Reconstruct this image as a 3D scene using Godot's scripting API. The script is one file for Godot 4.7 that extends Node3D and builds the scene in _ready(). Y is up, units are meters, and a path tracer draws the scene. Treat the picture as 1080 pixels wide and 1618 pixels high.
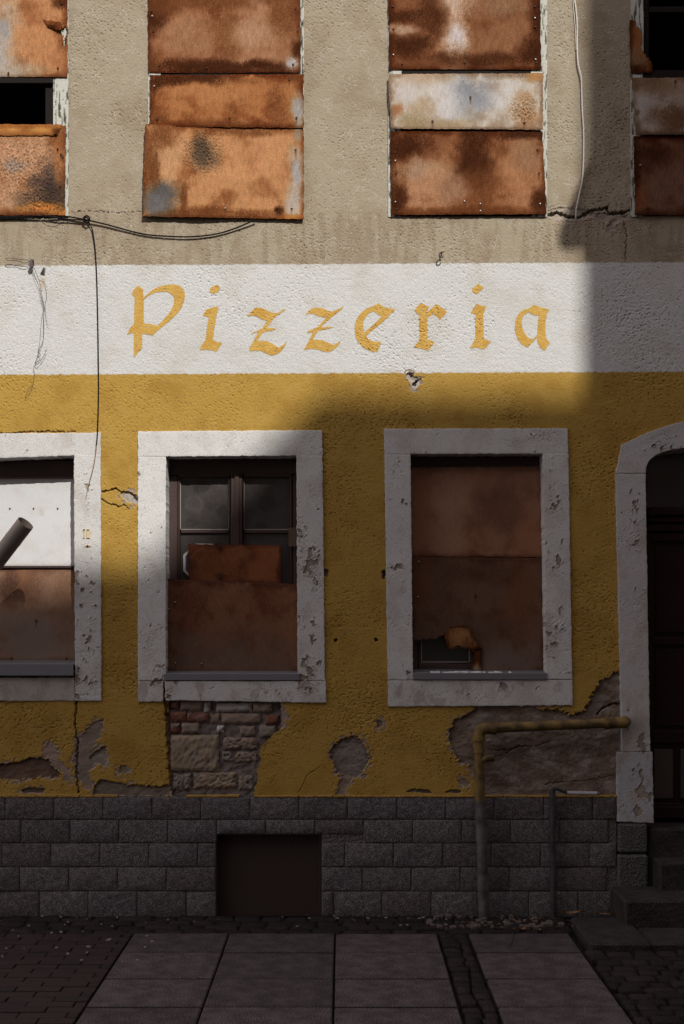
extends Node3D
# Facade survey: the elevation of the house is measured on a square grid of 292 units per metre.
# gx(): grid -> metres to the right, gy(): grid (counted downwards) -> metres above the street.
const S := 292.0
func gx(u: float) -> float: return (u - 540.0) / S
func gy(v: float) -> float: return (1445.0 - v) / S

var rng := RandomNumberGenerator.new()
var M := {}
var N := {}
var used := {}

# ---------------------------------------------------------------- small helpers
func noise(sd: int, freq: float, oct := 1, kind := FastNoiseLite.TYPE_SIMPLEX_SMOOTH) -> FastNoiseLite:
	var n := FastNoiseLite.new()
	n.seed = sd
	n.noise_type = kind
	n.frequency = freq
	n.fractal_type = FastNoiseLite.FRACTAL_FBM if oct > 1 else FastNoiseLite.FRACTAL_NONE
	n.fractal_octaves = oct
	return n

func noise_tex(n: FastNoiseLite, lo: float, hi: float, gain := 1.0, size := 512) -> ImageTexture:
	var im := n.get_seamless_image(size, size)
	im.convert(Image.FORMAT_L8)
	var d := im.get_data()
	for i in d.size():
		var t := clampf((d[i] / 255.0 - 0.5) * gain + 0.5, 0.0, 1.0)
		d[i] = int(255.0 * (lo + (hi - lo) * t))
	return ImageTexture.create_from_image(Image.create_from_data(size, size, false, Image.FORMAT_L8, d))

func blotch_tex(sd: int, coarse: float, fine: float, mix: float, lo: float, hi: float, gain: float, size := 1024) -> ImageTexture:
	# broad blotches with fine grain on them
	var a := noise(sd, coarse, 4).get_seamless_image(size, size)
	var b := noise(sd + 1, fine, 2).get_seamless_image(size, size)
	a.convert(Image.FORMAT_L8)
	b.convert(Image.FORMAT_L8)
	var d := a.get_data()
	var f := b.get_data()
	for i in d.size():
		var t := clampf(((d[i] * mix + f[i] * (1.0 - mix)) / 255.0 - 0.5) * gain + 0.5, 0.0, 1.0)
		d[i] = int(255.0 * (lo + (hi - lo) * t))
	return ImageTexture.create_from_image(Image.create_from_data(size, size, false, Image.FORMAT_L8, d))

func mat(c: Color, rough := 0.9, tex: Texture2D = null, bump: Texture2D = null, bump_cm := 0.1, tile := 2.0, metal := 0.0) -> StandardMaterial3D:
	var m := StandardMaterial3D.new()
	m.albedo_color = Color(c.r, c.g, c.b).linear_to_srgb()
	m.roughness = rough
	m.metallic = metal
	if tex: m.albedo_texture = tex
	if bump:
		m.heightmap_enabled = true
		m.heightmap_texture = bump
		m.heightmap_scale = bump_cm
	if tex or bump:
		m.uv1_triplanar = true
		m.uv1_world_triplanar = true
		m.uv1_scale = Vector3(tile, tile, tile)
	return m

func vmat(rough := 0.9, tex: Texture2D = null, bump: Texture2D = null, bump_cm := 0.1, tile := 2.0) -> StandardMaterial3D:
	var m := mat(Color(1, 1, 1), rough, tex, bump, bump_cm, tile)
	m.vertex_color_use_as_albedo = true
	return m

func numbered(called: String) -> String:
	if not used.has(called):
		used[called] = 0
		return called
	used[called] += 1
	return "%s_%03d" % [called, used[called]]

func thing(called: String, label: String, category: String, at := Vector3.ZERO, group := "") -> Node3D:
	var o := Node3D.new()
	o.name = numbered(called)
	add_child(o)
	o.position = at
	tag(o, label, category, group)
	return o

func tag(o: Node, label: String, category: String, group := "") -> void:
	o.set_meta("label", label)
	o.set_meta("category", category)
	if group: o.set_meta("group", group)

func node(called: String, parent: Node) -> Node3D:
	var o := Node3D.new()
	o.name = called
	parent.add_child(o, true)
	return o

func part(called: String, mesh: Mesh, m: Material, parent: Node, at := Vector3.ZERO, turn := Vector3.ZERO) -> MeshInstance3D:
	var o := MeshInstance3D.new()
	o.name = called
	o.mesh = mesh
	o.material_override = m
	parent.add_child(o, true)
	o.position = at
	o.rotation = turn
	return o

func poly(st: SurfaceTool, pts: Array, out: Vector3) -> void:
	var n: Vector3 = (pts[2] - pts[0]).cross(pts[1] - pts[0])
	var q := pts.duplicate()
	if n.dot(out) < 0:
		q.reverse()
		n = -n
	n = n.normalized()
	for i in range(1, q.size() - 1):
		for p in [q[0], q[i], q[i + 1]]:
			st.set_normal(n)
			st.add_vertex(p)

func add_box(st: SurfaceTool, lo: Vector3, hi: Vector3, bev := 0.003) -> void:
	# chamfered box
	var c := (lo + hi) / 2
	var h := (hi - lo) / 2
	bev = minf(bev, minf(h.x, minf(h.y, h.z)) * 0.45)
	var vtx := func(s: Vector3, a: int) -> Vector3:
		var p := Vector3.ZERO
		for k in 3:
			p[k] = s[k] * (h[k] if k == a else h[k] - bev)
		return c + p
	for a in 3:
		var b := (a + 1) % 3
		var d := (a + 2) % 3
		for sg in [-1.0, 1.0]:
			var f := []
			for q in [[-1, -1], [1, -1], [1, 1], [-1, 1]]:
				var s := Vector3.ZERO
				s[a] = sg; s[b] = q[0]; s[d] = q[1]
				f.append(vtx.call(s, a))
			var o := Vector3.ZERO
			o[a] = sg
			poly(st, f, o)
			for sh in [-1.0, 1.0]:      # edge between faces a and b, along d
				var s0 := Vector3.ZERO
				s0[a] = sg; s0[b] = sh; s0[d] = -1
				var s1 := s0
				s1[d] = 1
				var oo := Vector3.ZERO
				oo[a] = sg; oo[b] = sh
				poly(st, [vtx.call(s0, a), vtx.call(s1, a), vtx.call(s1, b), vtx.call(s0, b)], oo)
	for x in [-1.0, 1.0]:
		for y in [-1.0, 1.0]:
			for z in [-1.0, 1.0]:
				var s := Vector3(x, y, z)
				poly(st, [vtx.call(s, 0), vtx.call(s, 1), vtx.call(s, 2)], s)

func begin() -> SurfaceTool:
	var st := SurfaceTool.new()
	st.begin(Mesh.PRIMITIVE_TRIANGLES)
	return st

func box(lo: Vector3, hi: Vector3, bev := 0.003) -> ArrayMesh:
	var st := begin()
	add_box(st, lo, hi, bev)
	return st.commit()

func gbox(u0: float, v0: float, u1: float, v1: float, z0: float, z1: float, bev := 0.003) -> ArrayMesh:
	return box(Vector3(gx(u0), gy(v1), z0), Vector3(gx(u1), gy(v0), z1), bev)

func add_tube(st: SurfaceTool, pts: PackedVector3Array, radii, sides := 12, caps := true) -> void:
	var rings := []
	var ups := Vector3.UP
	for i in pts.size():
		var t := (pts[mini(i + 1, pts.size() - 1)] - pts[maxi(i - 1, 0)]).normalized()
		if absf(t.dot(ups)) > 0.95: ups = Vector3.RIGHT if absf(t.x) < 0.9 else Vector3.BACK
		var a := t.cross(ups).normalized()
		var b := t.cross(a).normalized()
		ups = -b if i > 0 else ups
		var r: float = radii[i] if radii is Array else radii
		var ring := []
		for k in sides:
			var an := TAU * k / sides
			var d := a * cos(an) + b * sin(an)
			ring.append([pts[i] + d * r, d])
		rings.append(ring)
	for i in pts.size() - 1:
		for k in sides:
			var k2 := (k + 1) % sides
			var q := [rings[i][k], rings[i][k2], rings[i + 1][k2], rings[i + 1][k]]
			var n: Vector3 = (q[2][0] - q[0][0]).cross(q[1][0] - q[0][0])
			if n.dot(q[0][1] + q[1][1]) < 0: q.reverse()
			for t in [[0, 1, 2], [0, 2, 3]]:
				for w in t:
					st.set_normal(q[w][1])
					st.add_vertex(q[w][0])
	if caps:
		for e in [0, pts.size() - 1]:
			var out: Vector3 = (pts[e] - pts[1 if e == 0 else e - 1])
			var f := []
			for k in sides: f.append(rings[e][k][0])
			poly(st, f, out)

func tube(pts: PackedVector3Array, radii, sides := 12, caps := true) -> ArrayMesh:
	var st := begin()
	add_tube(st, pts, radii, sides, caps)
	return st.commit()

func smooth(pts: Array, steps := 6) -> PackedVector3Array:
	var out := PackedVector3Array()
	for i in pts.size() - 1:
		var p0: Vector3 = pts[maxi(i - 1, 0)]
		var p1: Vector3 = pts[i]
		var p2: Vector3 = pts[i + 1]
		var p3: Vector3 = pts[mini(i + 2, pts.size() - 1)]
		for k in steps:
			out.append(p1.cubic_interpolate(p2, p0, p3, float(k) / steps))
	out.append(pts[-1])
	return out

func run_on_wall(uvz: Array) -> Array:
	var a := []
	for p in uvz: a.append(Vector3(gx(p[0]), gy(p[1]), p[2]))
	return a

# A grid of points turned into a sheet with smooth normals; cells of keep 0 are left out; back: z to which the rim is drawn back (or 9 for none)
func sheet(P: PackedVector3Array, C: PackedColorArray, nx: int, ny: int, keep: PackedByteArray, back := 9.0, j0 := 0, j1 := -1) -> ArrayMesh:
	if j1 < 0: j1 = ny - 1
	var V := PackedVector3Array()
	var Nn := PackedVector3Array()
	var K := PackedColorArray()
	var I := PackedInt32Array()
	var idx := PackedInt32Array()
	idx.resize(nx * ny)
	idx.fill(-1)
	var any := keep.size() > 0
	for j in range(j0, j1):
		for i in nx - 1:
			var a := j * nx + i
			if any and keep[a] == 0: continue
			for q in [a, a + nx, a + nx + 1, a + 1]:
				if idx[q] < 0:
					idx[q] = V.size()
					V.append(P[q])
					K.append(C[q])
					var qi: int = q % nx
					var qj: int = q / nx
					var dx: Vector3 = P[q + (1 if qi < nx - 1 else 0)] - P[q - (1 if qi > 0 else 0)]
					var dy: Vector3 = P[q + (nx if qj < ny - 1 else 0)] - P[q - (nx if qj > 0 else 0)]
					Nn.append(dx.cross(dy).normalized())
			I.append(idx[a]); I.append(idx[a + nx]); I.append(idx[a + nx + 1])
			I.append(idx[a]); I.append(idx[a + nx + 1]); I.append(idx[a + 1])
	if back < 8.0:
		for j in range(j0, j1):
			for i in nx - 1:
				var a := j * nx + i
				if any and keep[a] == 0: continue
				var sides := [[a, a + 1, j == j0 or (any and keep[a - nx] == 0)], [a + nx + 1, a + nx, j == j1 - 1 or (any and keep[a + nx] == 0)],
					[a + nx, a, i == 0 or (any and keep[a - 1] == 0)], [a + 1, a + nx + 1, i == nx - 2 or (any and keep[a + 1] == 0)]]
				for s in sides:
					if not s[2]: continue
					var p: Vector3 = P[s[0]]
					var q: Vector3 = P[s[1]]
					var n := (q - p).cross(Vector3(0, 0, 1)).normalized()
					var b := V.size()
					V.append(p); V.append(q); V.append(Vector3(q.x, q.y, back)); V.append(Vector3(p.x, p.y, back))
					for w in 4: Nn.append(n)
					for w in [s[0], s[1], s[1], s[0]]: K.append(C[w])
					I.append(b); I.append(b + 1); I.append(b + 2); I.append(b); I.append(b + 2); I.append(b + 3)
	var arr := []
	arr.resize(Mesh.ARRAY_MAX)
	arr[Mesh.ARRAY_VERTEX] = V
	arr[Mesh.ARRAY_NORMAL] = Nn
	arr[Mesh.ARRAY_COLOR] = K
	arr[Mesh.ARRAY_INDEX] = I
	var m := ArrayMesh.new()
	m.add_surface_from_arrays(Mesh.PRIMITIVE_TRIANGLES, arr)
	return m

func lin(r: float, g: float, b: float) -> Color:
	return Color(r / 255.0, g / 255.0, b / 255.0).srgb_to_linear()

func shade_free(c: Color, k: float) -> Color:
	return Color(c.r * k, c.g * k, c.b * k)

# ---------------------------------------------------------------- camera, sky, sun
func setup_view() -> void:
	var cam := Camera3D.new()
	cam.name = "camera"
	add_child(cam)
	cam.position = Vector3(0, gy(977), 6.84)
	cam.projection = Camera3D.PROJECTION_FRUSTUM
	cam.near = 0.1
	cam.far = 300.0
	cam.size = 1618.0 / 1997.0 * 0.1
	cam.frustum_offset = Vector2(0, 168.0 / 1997.0 * 0.1)
	cam.current = true
	var we := WorldEnvironment.new()
	we.name = "world"
	var e := Environment.new()
	var sm := ProceduralSkyMaterial.new()
	sm.sky_top_color = Color(0.70, 0.675, 0.69)
	sm.sky_horizon_color = Color(0.83, 0.80, 0.79)
	sm.ground_bottom_color = Color(0.1, 0.09, 0.08)
	sm.ground_horizon_color = Color(0.3, 0.29, 0.28)
	sm.sun_angle_max = 4.0
	var sky := Sky.new()
	sky.sky_material = sm
	e.background_mode = Environment.BG_SKY
	e.sky = sky
	e.background_energy_multiplier = 2.4
	e.tonemap_mode = Environment.TONE_MAPPER_LINEAR
	e.tonemap_exposure = 1.0
	e.sdfgi_enabled = true
	e.ssao_enabled = true
	e.ssil_enabled = true
	we.environment = e
	add_child(we)
	var sun := DirectionalLight3D.new()
	sun.name = "sun"
	sun.light_color = Color(1.0, 0.985, 0.955)
	sun.light_energy = 1.36
	sun.light_angular_distance = 0.53
	sun.shadow_enabled = true
	add_child(sun)
	sun.look_at_from_position(Vector3(0.35, 0.9, 1.0) * 20.0, Vector3.ZERO)

func setup_materials() -> void:
	N.low = noise(11, 1.3, 2)
	N.mid = noise(12, 14.0, 2)
	N.rope = noise(13, 38.0, 2)
	N.pit = noise(14, 46.0, 1)
	N.pock = noise(28, 74.0, 1)
	N.pit2 = noise(15, 90.0, 1)
	N.dens = noise(16, 1.7, 3)
	N.edge = noise(17, 22.0, 2)
	N.warp = noise(18, 9.0, 3)
	N.warp2 = noise(19, 45.0, 2)
	N.stain = noise(20, 3.2, 4)
	N.fleck = noise(21, 120.0, 1)
	N.flake = noise(22, 30.0, 3)
	N.peel = noise(27, 15.0, 4)
	N.crackle = noise(23, 26.0, 2)
	N.fibre = noise(24, 60.0, 2)
	N.mottle = noise(25, 150.0, 2)
	N.big = noise(26, 7.0, 3)
	M.t_fine = noise_tex(noise(31, 0.06, 3), 0.0, 1.0, 1.6)
	M.t_grain = noise_tex(noise(32, 0.16, 2), 0.80, 1.0, 1.6)
	M.t_speck = noise_tex(noise(33, 0.085, 2), 0.42, 1.0, 3.0)
	M.t_slab = blotch_tex(41, 0.004, 0.06, 0.22, 0.5, 1.0, 2.6)
	M.t_stone = blotch_tex(51, 0.012, 0.055, 0.25, 0.42, 1.0, 3.0)
	M.t_chip = blotch_tex(61, 0.007, 0.08, 0.75, 0.5, 1.0, 3.2, 512)
	M.t_rough = noise_tex(noise(34, 0.035, 4), 0.0, 1.0, 1.5)
	M.stucco = vmat(0.95, M.t_grain, M.t_fine, 0.085, 3.0)
	M.paint = vmat(0.85, M.t_grain, M.t_fine, 0.05, 2.5)
	M.board = vmat(0.78, M.t_grain, M.t_fine, 0.05, 3.0)
	M.board.metallic_specular = 0.12
	M.slick = vmat(0.5, M.t_grain, M.t_fine, 0.03, 3.0)
	M.slick.metallic_specular = 0.32
	M.granite = mat(Color(0.22, 0.205, 0.215), 0.9, M.t_speck, M.t_rough, 0.5, 3.0)
	M.granite2 = mat(Color(0.13, 0.115, 0.115), 0.9, M.t_speck, M.t_rough, 0.5, 3.0)
	M.mortar = mat(Color(0.14, 0.122, 0.115), 0.98, M.t_grain, M.t_rough, 0.6, 3.0)
	M.slab = mat(Color(0.122, 0.098, 0.102), 0.95, M.t_slab, M.t_fine, 0.1, 1.9)
	M.slab2 = mat(Color(0.098, 0.08, 0.083), 0.95, M.t_slab, M.t_fine, 0.1, 1.9)
	M.sett = mat(Color(0.036, 0.028, 0.028), 0.85, M.t_speck, M.t_rough, 0.4, 4.0)
	M.sett2 = mat(Color(0.05, 0.037, 0.035), 0.85, M.t_speck, M.t_rough, 0.4, 4.0)
	M.clinker = mat(Color(0.042, 0.029, 0.028), 0.85, M.t_grain, M.t_rough, 0.25, 4.0)
	M.clinker2 = mat(Color(0.034, 0.025, 0.025), 0.85, M.t_grain, M.t_rough, 0.25, 4.0)
	M.soil = mat(Color(0.022, 0.018, 0.016), 1.0, M.t_grain, M.t_rough, 0.8, 3.0)
	M.step = mat(Color(0.062, 0.052, 0.05), 0.95, M.t_slab, M.t_rough, 0.25, 1.9)
	for k in ["slab", "slab2", "sett", "sett2", "clinker", "clinker2", "soil", "step"]: M[k].metallic_specular = 0.25
	M.brown_wood = mat(Color(0.055, 0.026, 0.020), 0.55, M.t_grain, M.t_fine, 0.08, 3.0)
	M.door_wood = mat(Color(0.03, 0.013, 0.011), 0.6, M.t_grain, M.t_fine, 0.08, 3.0)
	M.door_wood.metallic_specular = 0.3
	M.door_panel = mat(Color(0.085, 0.06, 0.052), 0.7, M.t_grain, M.t_fine, 0.08, 3.0)
	M.dark_wood = mat(Color(0.022, 0.017, 0.015), 0.8, M.t_grain, M.t_fine, 0.1, 3.0)
	M.dark_wood.metallic_specular = 0.2
	M.putty = mat(Color(0.4, 0.37, 0.34), 0.8, M.t_grain)
	M.zinc = mat(Color(0.3, 0.3, 0.33), 0.45, M.t_grain, null, 0.1, 3.0, 0.6)
	M.nail = mat(Color(0.06, 0.045, 0.035), 0.6, null, null, 0.1, 1.0, 0.5)
	M.nail_bright = mat(Color(0.55, 0.53, 0.5), 0.5, null, null, 0.1, 1.0, 0.4)
	M.cable_black = mat(Color(0.012, 0.011, 0.011), 0.9)
	M.cable_black.metallic_specular = 0.2
	M.cable_white = mat(Color(0.62, 0.58, 0.53), 0.6)
	M.wire = mat(Color(0.03, 0.026, 0.024), 0.6)
	M.room = mat(Color(0.33, 0.30, 0.27), 0.95, M.t_grain)
	M.iron = mat(Color(0.034, 0.016, 0.013), 0.8, M.t_grain, M.t_rough, 0.1, 3.0)
	M.pipe_grey = mat(Color(0.10, 0.086, 0.082), 0.75, M.t_chip, M.t_fine, 0.02, 2.0)
	M.pipe_dark = mat(Color(0.04, 0.039, 0.041), 0.75, M.t_chip, M.t_fine, 0.08, 3.0)
	M.pipe_yellow = mat(Color(0.18, 0.108, 0.025), 0.75, M.t_chip, M.t_fine, 0.02, 2.0)
	M.flue = mat(Color(0.34, 0.285, 0.24), 0.65, M.t_grain, M.t_fine, 0.04, 3.0, 0.1)
	M.house = mat(Color(0.20, 0.165, 0.14), 0.95, M.t_grain, M.t_rough, 0.3, 1.0)
	M.roof = mat(Color(0.16, 0.07, 0.045), 0.9, M.t_grain, M.t_rough, 0.4, 2.0)
	var g := StandardMaterial3D.new()
	g.albedo_color = Color(0.5, 0.52, 0.52, 0.18)
	g.transparency = BaseMaterial3D.TRANSPARENCY_ALPHA
	g.roughness = 0.08
	M.glass = g

# ---------------------------------------------------------------- the plastered wall
const BEIGE := Color(0.405, 0.34, 0.245)
const WHITE := Color(0.685, 0.685, 0.67)
const YELLOW := Color(0.48, 0.29, 0.052)
const LETTER := Color(0.67, 0.415, 0.095)
const COAT := Color(0.225, 0.165, 0.125)

func wall_relief(x: float, y: float) -> float:
	var d: float = N.dens.get_noise_2d(x, y)
	var rx := x * 0.9 - y * 0.44
	var ry := x * 0.44 + y * 0.9
	var h: float = N.low.get_noise_2d(x, y) * 0.004 + N.mid.get_noise_2d(x, y) * 0.0006 + N.rope.get_noise_2d(rx * 0.7, ry * 1.3) * 0.0006
	var p: float = N.pock.get_noise_2d(rx * 0.6, ry * 1.3)
	var thr := 0.64 - 0.34 * d
	if y < gy(591): thr -= 0.03
	elif y < gy(417): thr += 0.07
	h -= 0.0043 * smoothstep(thr, thr + 0.22, p)
	var p2: float = N.pit2.get_noise_2d(rx * 0.6, ry * 1.2)
	h -= 0.002 * smoothstep(0.6, 0.8, p2 + 0.25 * d)
	return h

func wall_colour(x: float, y: float) -> Color:
	var u := x * S + 540.0
	var v := 1445.0 - y * S
	v += N.edge.get_noise_2d(x, 0.3) * 1.3 + N.edge.get_noise_2d(x * 3.0, y) * 0.35
	var a := clampf((v - 420.0 + u * 0.0056) / 1.3 + 0.5, 0.0, 1.0)
	if a < 1.0:
		var c := paint_beige(x, y, v)
		return c if a <= 0.0 else c.lerp(paint_white(x, y), a)
	var b := clampf((v - 592.0 + u * 0.0046) / 1.3 + 0.5, 0.0, 1.0)
	if b < 1.0:
		var c := paint_white(x, y)
		return c if b <= 0.0 else c.lerp(paint_yellow(x, y), b)
	return paint_yellow(x, y)

func paint_beige(x: float, y: float, v: float) -> Color:
	var st: float = N.stain.get_noise_2d(x, y)
	var c := BEIGE
	c = c.lerp(Color(0.335, 0.262, 0.175), clampf(st * 1.4 + 0.1, 0.0, 0.7))
	# dried run-off under the window boards
	var run: float = N.stain.get_noise_2d(x * 5.0 + 9.0, y * 0.8)
	if v > 335.0: c = c.lerp(Color(0.29, 0.215, 0.14), clampf(run * 1.5 + 0.1, 0.0, 0.5))
	# chalky scratches
	if N.big.get_noise_2d(x * 1.4, y * 1.4 + 7.0) > 0.22 and N.fleck.get_noise_2d(x, y) > 0.5: c = c.lerp(Color(0.62, 0.58, 0.5), 0.7)
	return shade_free(c, 1.0 + 0.07 * N.mottle.get_noise_2d(x, y))

func paint_white(x: float, y: float) -> Color:
	var c := WHITE.lerp(Color(0.60, 0.57, 0.52), clampf(N.stain.get_noise_2d(x, y) * 1.2, 0.0, 0.6))
	if N.fleck.get_noise_2d(x, y) > 0.62: c = c.lerp(Color(0.42, 0.37, 0.31), 0.5)
	# rust wept from the old bracket
	var du := (x * S + 540.0 - 67.0) / 5.0
	var dv := (1445.0 - y * S - 445.0) / 16.0
	var d := du * du + dv * dv
	if d < 1.5: c = c.lerp(Color(0.55, 0.27, 0.07), 0.6 * (1.0 - d / 1.5) * clampf(0.6 + 1.2 * N.flake.get_noise_2d(x * 1.6, y * 0.7), 0.0, 1.0))
	return shade_free(c, 1.0 + 0.03 * N.mottle.get_noise_2d(x, y))

func paint_yellow(x: float, y: float) -> Color:
	var c := YELLOW.lerp(Color(0.40, 0.225, 0.034), clampf(N.stain.get_noise_2d(x, y) * 1.6 + 0.1, 0.0, 0.8))
	c = c.lerp(Color(0.52, 0.33, 0.075), clampf(N.big.get_noise_2d(x, y) * 0.9, 0.0, 0.4))
	if N.fleck.get_noise_2d(x, y) > 0.66: c = c.lerp(Color(0.22, 0.11, 0.03), 0.5)
	return shade_free(c, 1.0 + 0.06 * N.mottle.get_noise_2d(x, y))

# places where the plaster or its paint has come off: outline, depth, colour, roughness of the bared coat
func spalls() -> Array:
	var coat2 := Color(0.27, 0.2, 0.145)
	return [
		[[[752, 1118], [770, 1106], [790, 1108], [815, 1116], [845, 1118], [880, 1124], [905, 1128], [925, 1122], [935, 1100], [945, 1080], [978, 1064], [1000, 1075], [1000, 1262], [758, 1262], [752, 1225], [745, 1215], [722, 1200], [712, 1180], [710, 1155], [722, 1138]], 0.016, COAT, 0.0041],
		[[[529, 1178], [546, 1164], [566, 1168], [580, 1185], [582, 1208], [570, 1226], [548, 1230], [532, 1215], [524, 1196]], 0.014, Color(0.23, 0.19, 0.165), 0.004],
		[[[540, 1225], [560, 1228], [548, 1245], [543, 1258], [530, 1258], [536, 1240]], 0.006, coat2, 0.002],
		[[[-60, 1216], [-10, 1208], [20, 1206], [45, 1199], [62, 1197], [78, 1205], [95, 1224], [70, 1230], [20, 1231], [-60, 1234]], 0.016, Color(0.15, 0.09, 0.06), 0.004],
		[[[65, 1180], [78, 1172], [90, 1183], [95, 1205], [110, 1222], [113, 1238], [102, 1236], [88, 1212], [70, 1198]], 0.005, Color(0.33, 0.24, 0.19), 0.002],
		[[[122, 1168], [140, 1150], [160, 1133], [163, 1150], [158, 1165], [146, 1178], [150, 1200], [140, 1222], [146, 1240], [132, 1242], [122, 1225], [114, 1205]], 0.005, Color(0.27, 0.205, 0.16), 0.002],
		[[[139, 1198], [150, 1188], [164, 1180], [172, 1195], [166, 1210], [150, 1208]], 0.013, Color(0.3, 0.25, 0.21), 0.003],
		[[[186, 1214], [198, 1210], [202, 1218], [194, 1226], [187, 1222]], 0.008, coat2, 0.002],
		[[[150, 1240], [162, 1232], [190, 1238], [230, 1244], [268, 1241], [270, 1258], [146, 1258]], 0.012, Color(0.2, 0.155, 0.12), 0.004],
		[[[32, 1248], [50, 1244], [72, 1247], [66, 1253], [36, 1253]], 0.01, Color(0.13, 0.1, 0.08), 0.003],
		[[[640, 1252], [650, 1247], [676, 1248], [684, 1254]], 0.009, Color(0.15, 0.11, 0.08), 0.003],
		[[[704, 1252], [712, 1248], [730, 1250], [728, 1255]], 0.009, Color(0.15, 0.11, 0.08), 0.003],
		[[[722, 1232], [732, 1230], [742, 1237], [736, 1243], [726, 1240]], 0.006, coat2, 0.002],
		[[[190, 780], [202, 776], [213, 783], [217, 792], [208, 797], [198, 792]], 0.008, Color(0.42, 0.37, 0.32), 0.003],
		[[[641, 596], [646, 589], [653, 590], [655, 597], [665, 599], [664, 606], [656, 613], [650, 611], [647, 602]], 0.012, Color(0.46, 0.41, 0.36), 0.005],
		[[[646, 591], [652, 592], [653, 596], [649, 597]], 0.03, Color(0.12, 0.09, 0.07), 0.0],
		[[[650, 607], [658, 601], [662, 600], [654, 609]], 0.03, Color(0.12, 0.09, 0.07), 0.0],
		[[[602, 901], [607, 899], [609, 908], [606, 915], [602, 912]], 0.02, Color(0.12, 0.08, 0.05), 0.002],
		[[[512, 898], [519, 902], [516, 912], [511, 909]], 0.012, Color(0.2, 0.14, 0.08), 0.002],
		[[[591, 1009], [595, 1008], [597, 1013], [592, 1015]], 0.02, Color(0.1, 0.07, 0.05), 0.0],
		[[[528, 1009], [532, 1009], [533, 1014], [528, 1014]], 0.02, Color(0.1, 0.07, 0.05), 0.0],
		[[[594, 1140], [602, 1139], [604, 1147], [597, 1150]], 0.008, coat2, 0.001],
		[[[862, 332], [885, 328], [905, 330], [930, 334], [938, 344], [905, 347], [872, 347]], 0.005, Color(0.40, 0.34, 0.27), 0.005],
		[[[935, 340], [950, 334], [968, 338], [992, 342], [985, 352], [948, 349]], 0.004, Color(0.36, 0.30, 0.24), 0.004],
		[[[959, 355], [970, 353], [971, 363], [960, 363]], 0.004, Color(0.36, 0.30, 0.24), 0.001],
		[[[1078, 900], [1082, 900], [1082, 905], [1078, 905]], 0.004, coat2, 0.001],
		[[[435, 1108], [445, 1118], [452, 1132], [452, 1146], [443, 1150], [440, 1130]], 0.004, Color(0.36, 0.26, 0.22), 0.002],
	]

func cracks() -> Array:
	return [
		[[[119, 1074], [121, 1110], [118, 1140], [122, 1175], [120, 1215], [123, 1252]], 1.3],
		[[[261, 1105], [263, 1130], [265, 1175], [268, 1215], [271, 1250]], 2.4],
		[[[862, 341], [880, 336], [900, 343], [915, 342], [932, 334], [958, 329], [964, 338], [982, 336], [998, 332]], 2.0],
		[[[158, 778], [170, 776], [182, 772], [192, 778], [205, 780], [217, 791]], 1.2],
		[[[160, 790], [172, 796], [186, 800], [196, 798], [206, 806]], 0.8],
		[[[0, 685], [20, 684], [60, 682], [118, 682]], 0.8],
		[[[112, 336], [140, 333], [180, 336], [222, 334]], 0.35],
		[[[472, 1252], [486, 1225], [505, 1212]], 0.3],
		[[[800, 1190], [820, 1180], [845, 1180], [870, 1172]], 0.7],
		[[[770, 1185], [790, 1187], [810, 1183]], 0.6],
		[[[862, 1240], [900, 1236], [940, 1232], [968, 1226]], 0.5],
		[[[945, 1130], [950, 1122], [965, 1114], [978, 1112]], 1.6],
		[[[985, 350], [990, 372], [988, 410]], 0.6],
	]

func in_opening(u: float, v: float) -> bool:
	# window, door and cellar openings; the stone surrounds overlap the cut
	if v < 341.0:
		if (u > -140.0 and u < 104.0) or (u > 237.0 and u < 477.0) or (u > 617.0 and u < 860.0) or (u > 999.0 and u < 1240.0):
			return v > -70.0
	if v > 695.0 and v < 1095.0:
		if (u > -120.0 and u < 146.0) or (u > 232.0 and u < 496.0): return true
		if v > 690.0 and u > 622.0 and u < 888.0: return true
	if u > 998.0 and u < 1330.0 and v > 676.0 + 46.0 * pow((u - 1164.0) / 180.0, 2.0): return true
	return false

const BRICK_HOLE := [[266, 1100], [434, 1100], [440, 1112], [446, 1128], [441, 1150], [424, 1168], [411, 1180], [409, 1205], [404, 1232], [400, 1262], [345, 1262], [300, 1262], [272, 1262], [268, 1215], [264, 1160]]

func stations(a: float, b: float, f0: float, f1: float, coarse: float, fine: float) -> PackedFloat32Array:
	var o := PackedFloat32Array()
	var t := a
	while t < b - fine * 0.5:
		o.append(t)
		t += fine if t >= f0 - 1e-6 and t < f1 else minf(coarse, (f0 - t) if t < f0 and f0 - t > fine else coarse)
	o.append(b)
	return o

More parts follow.
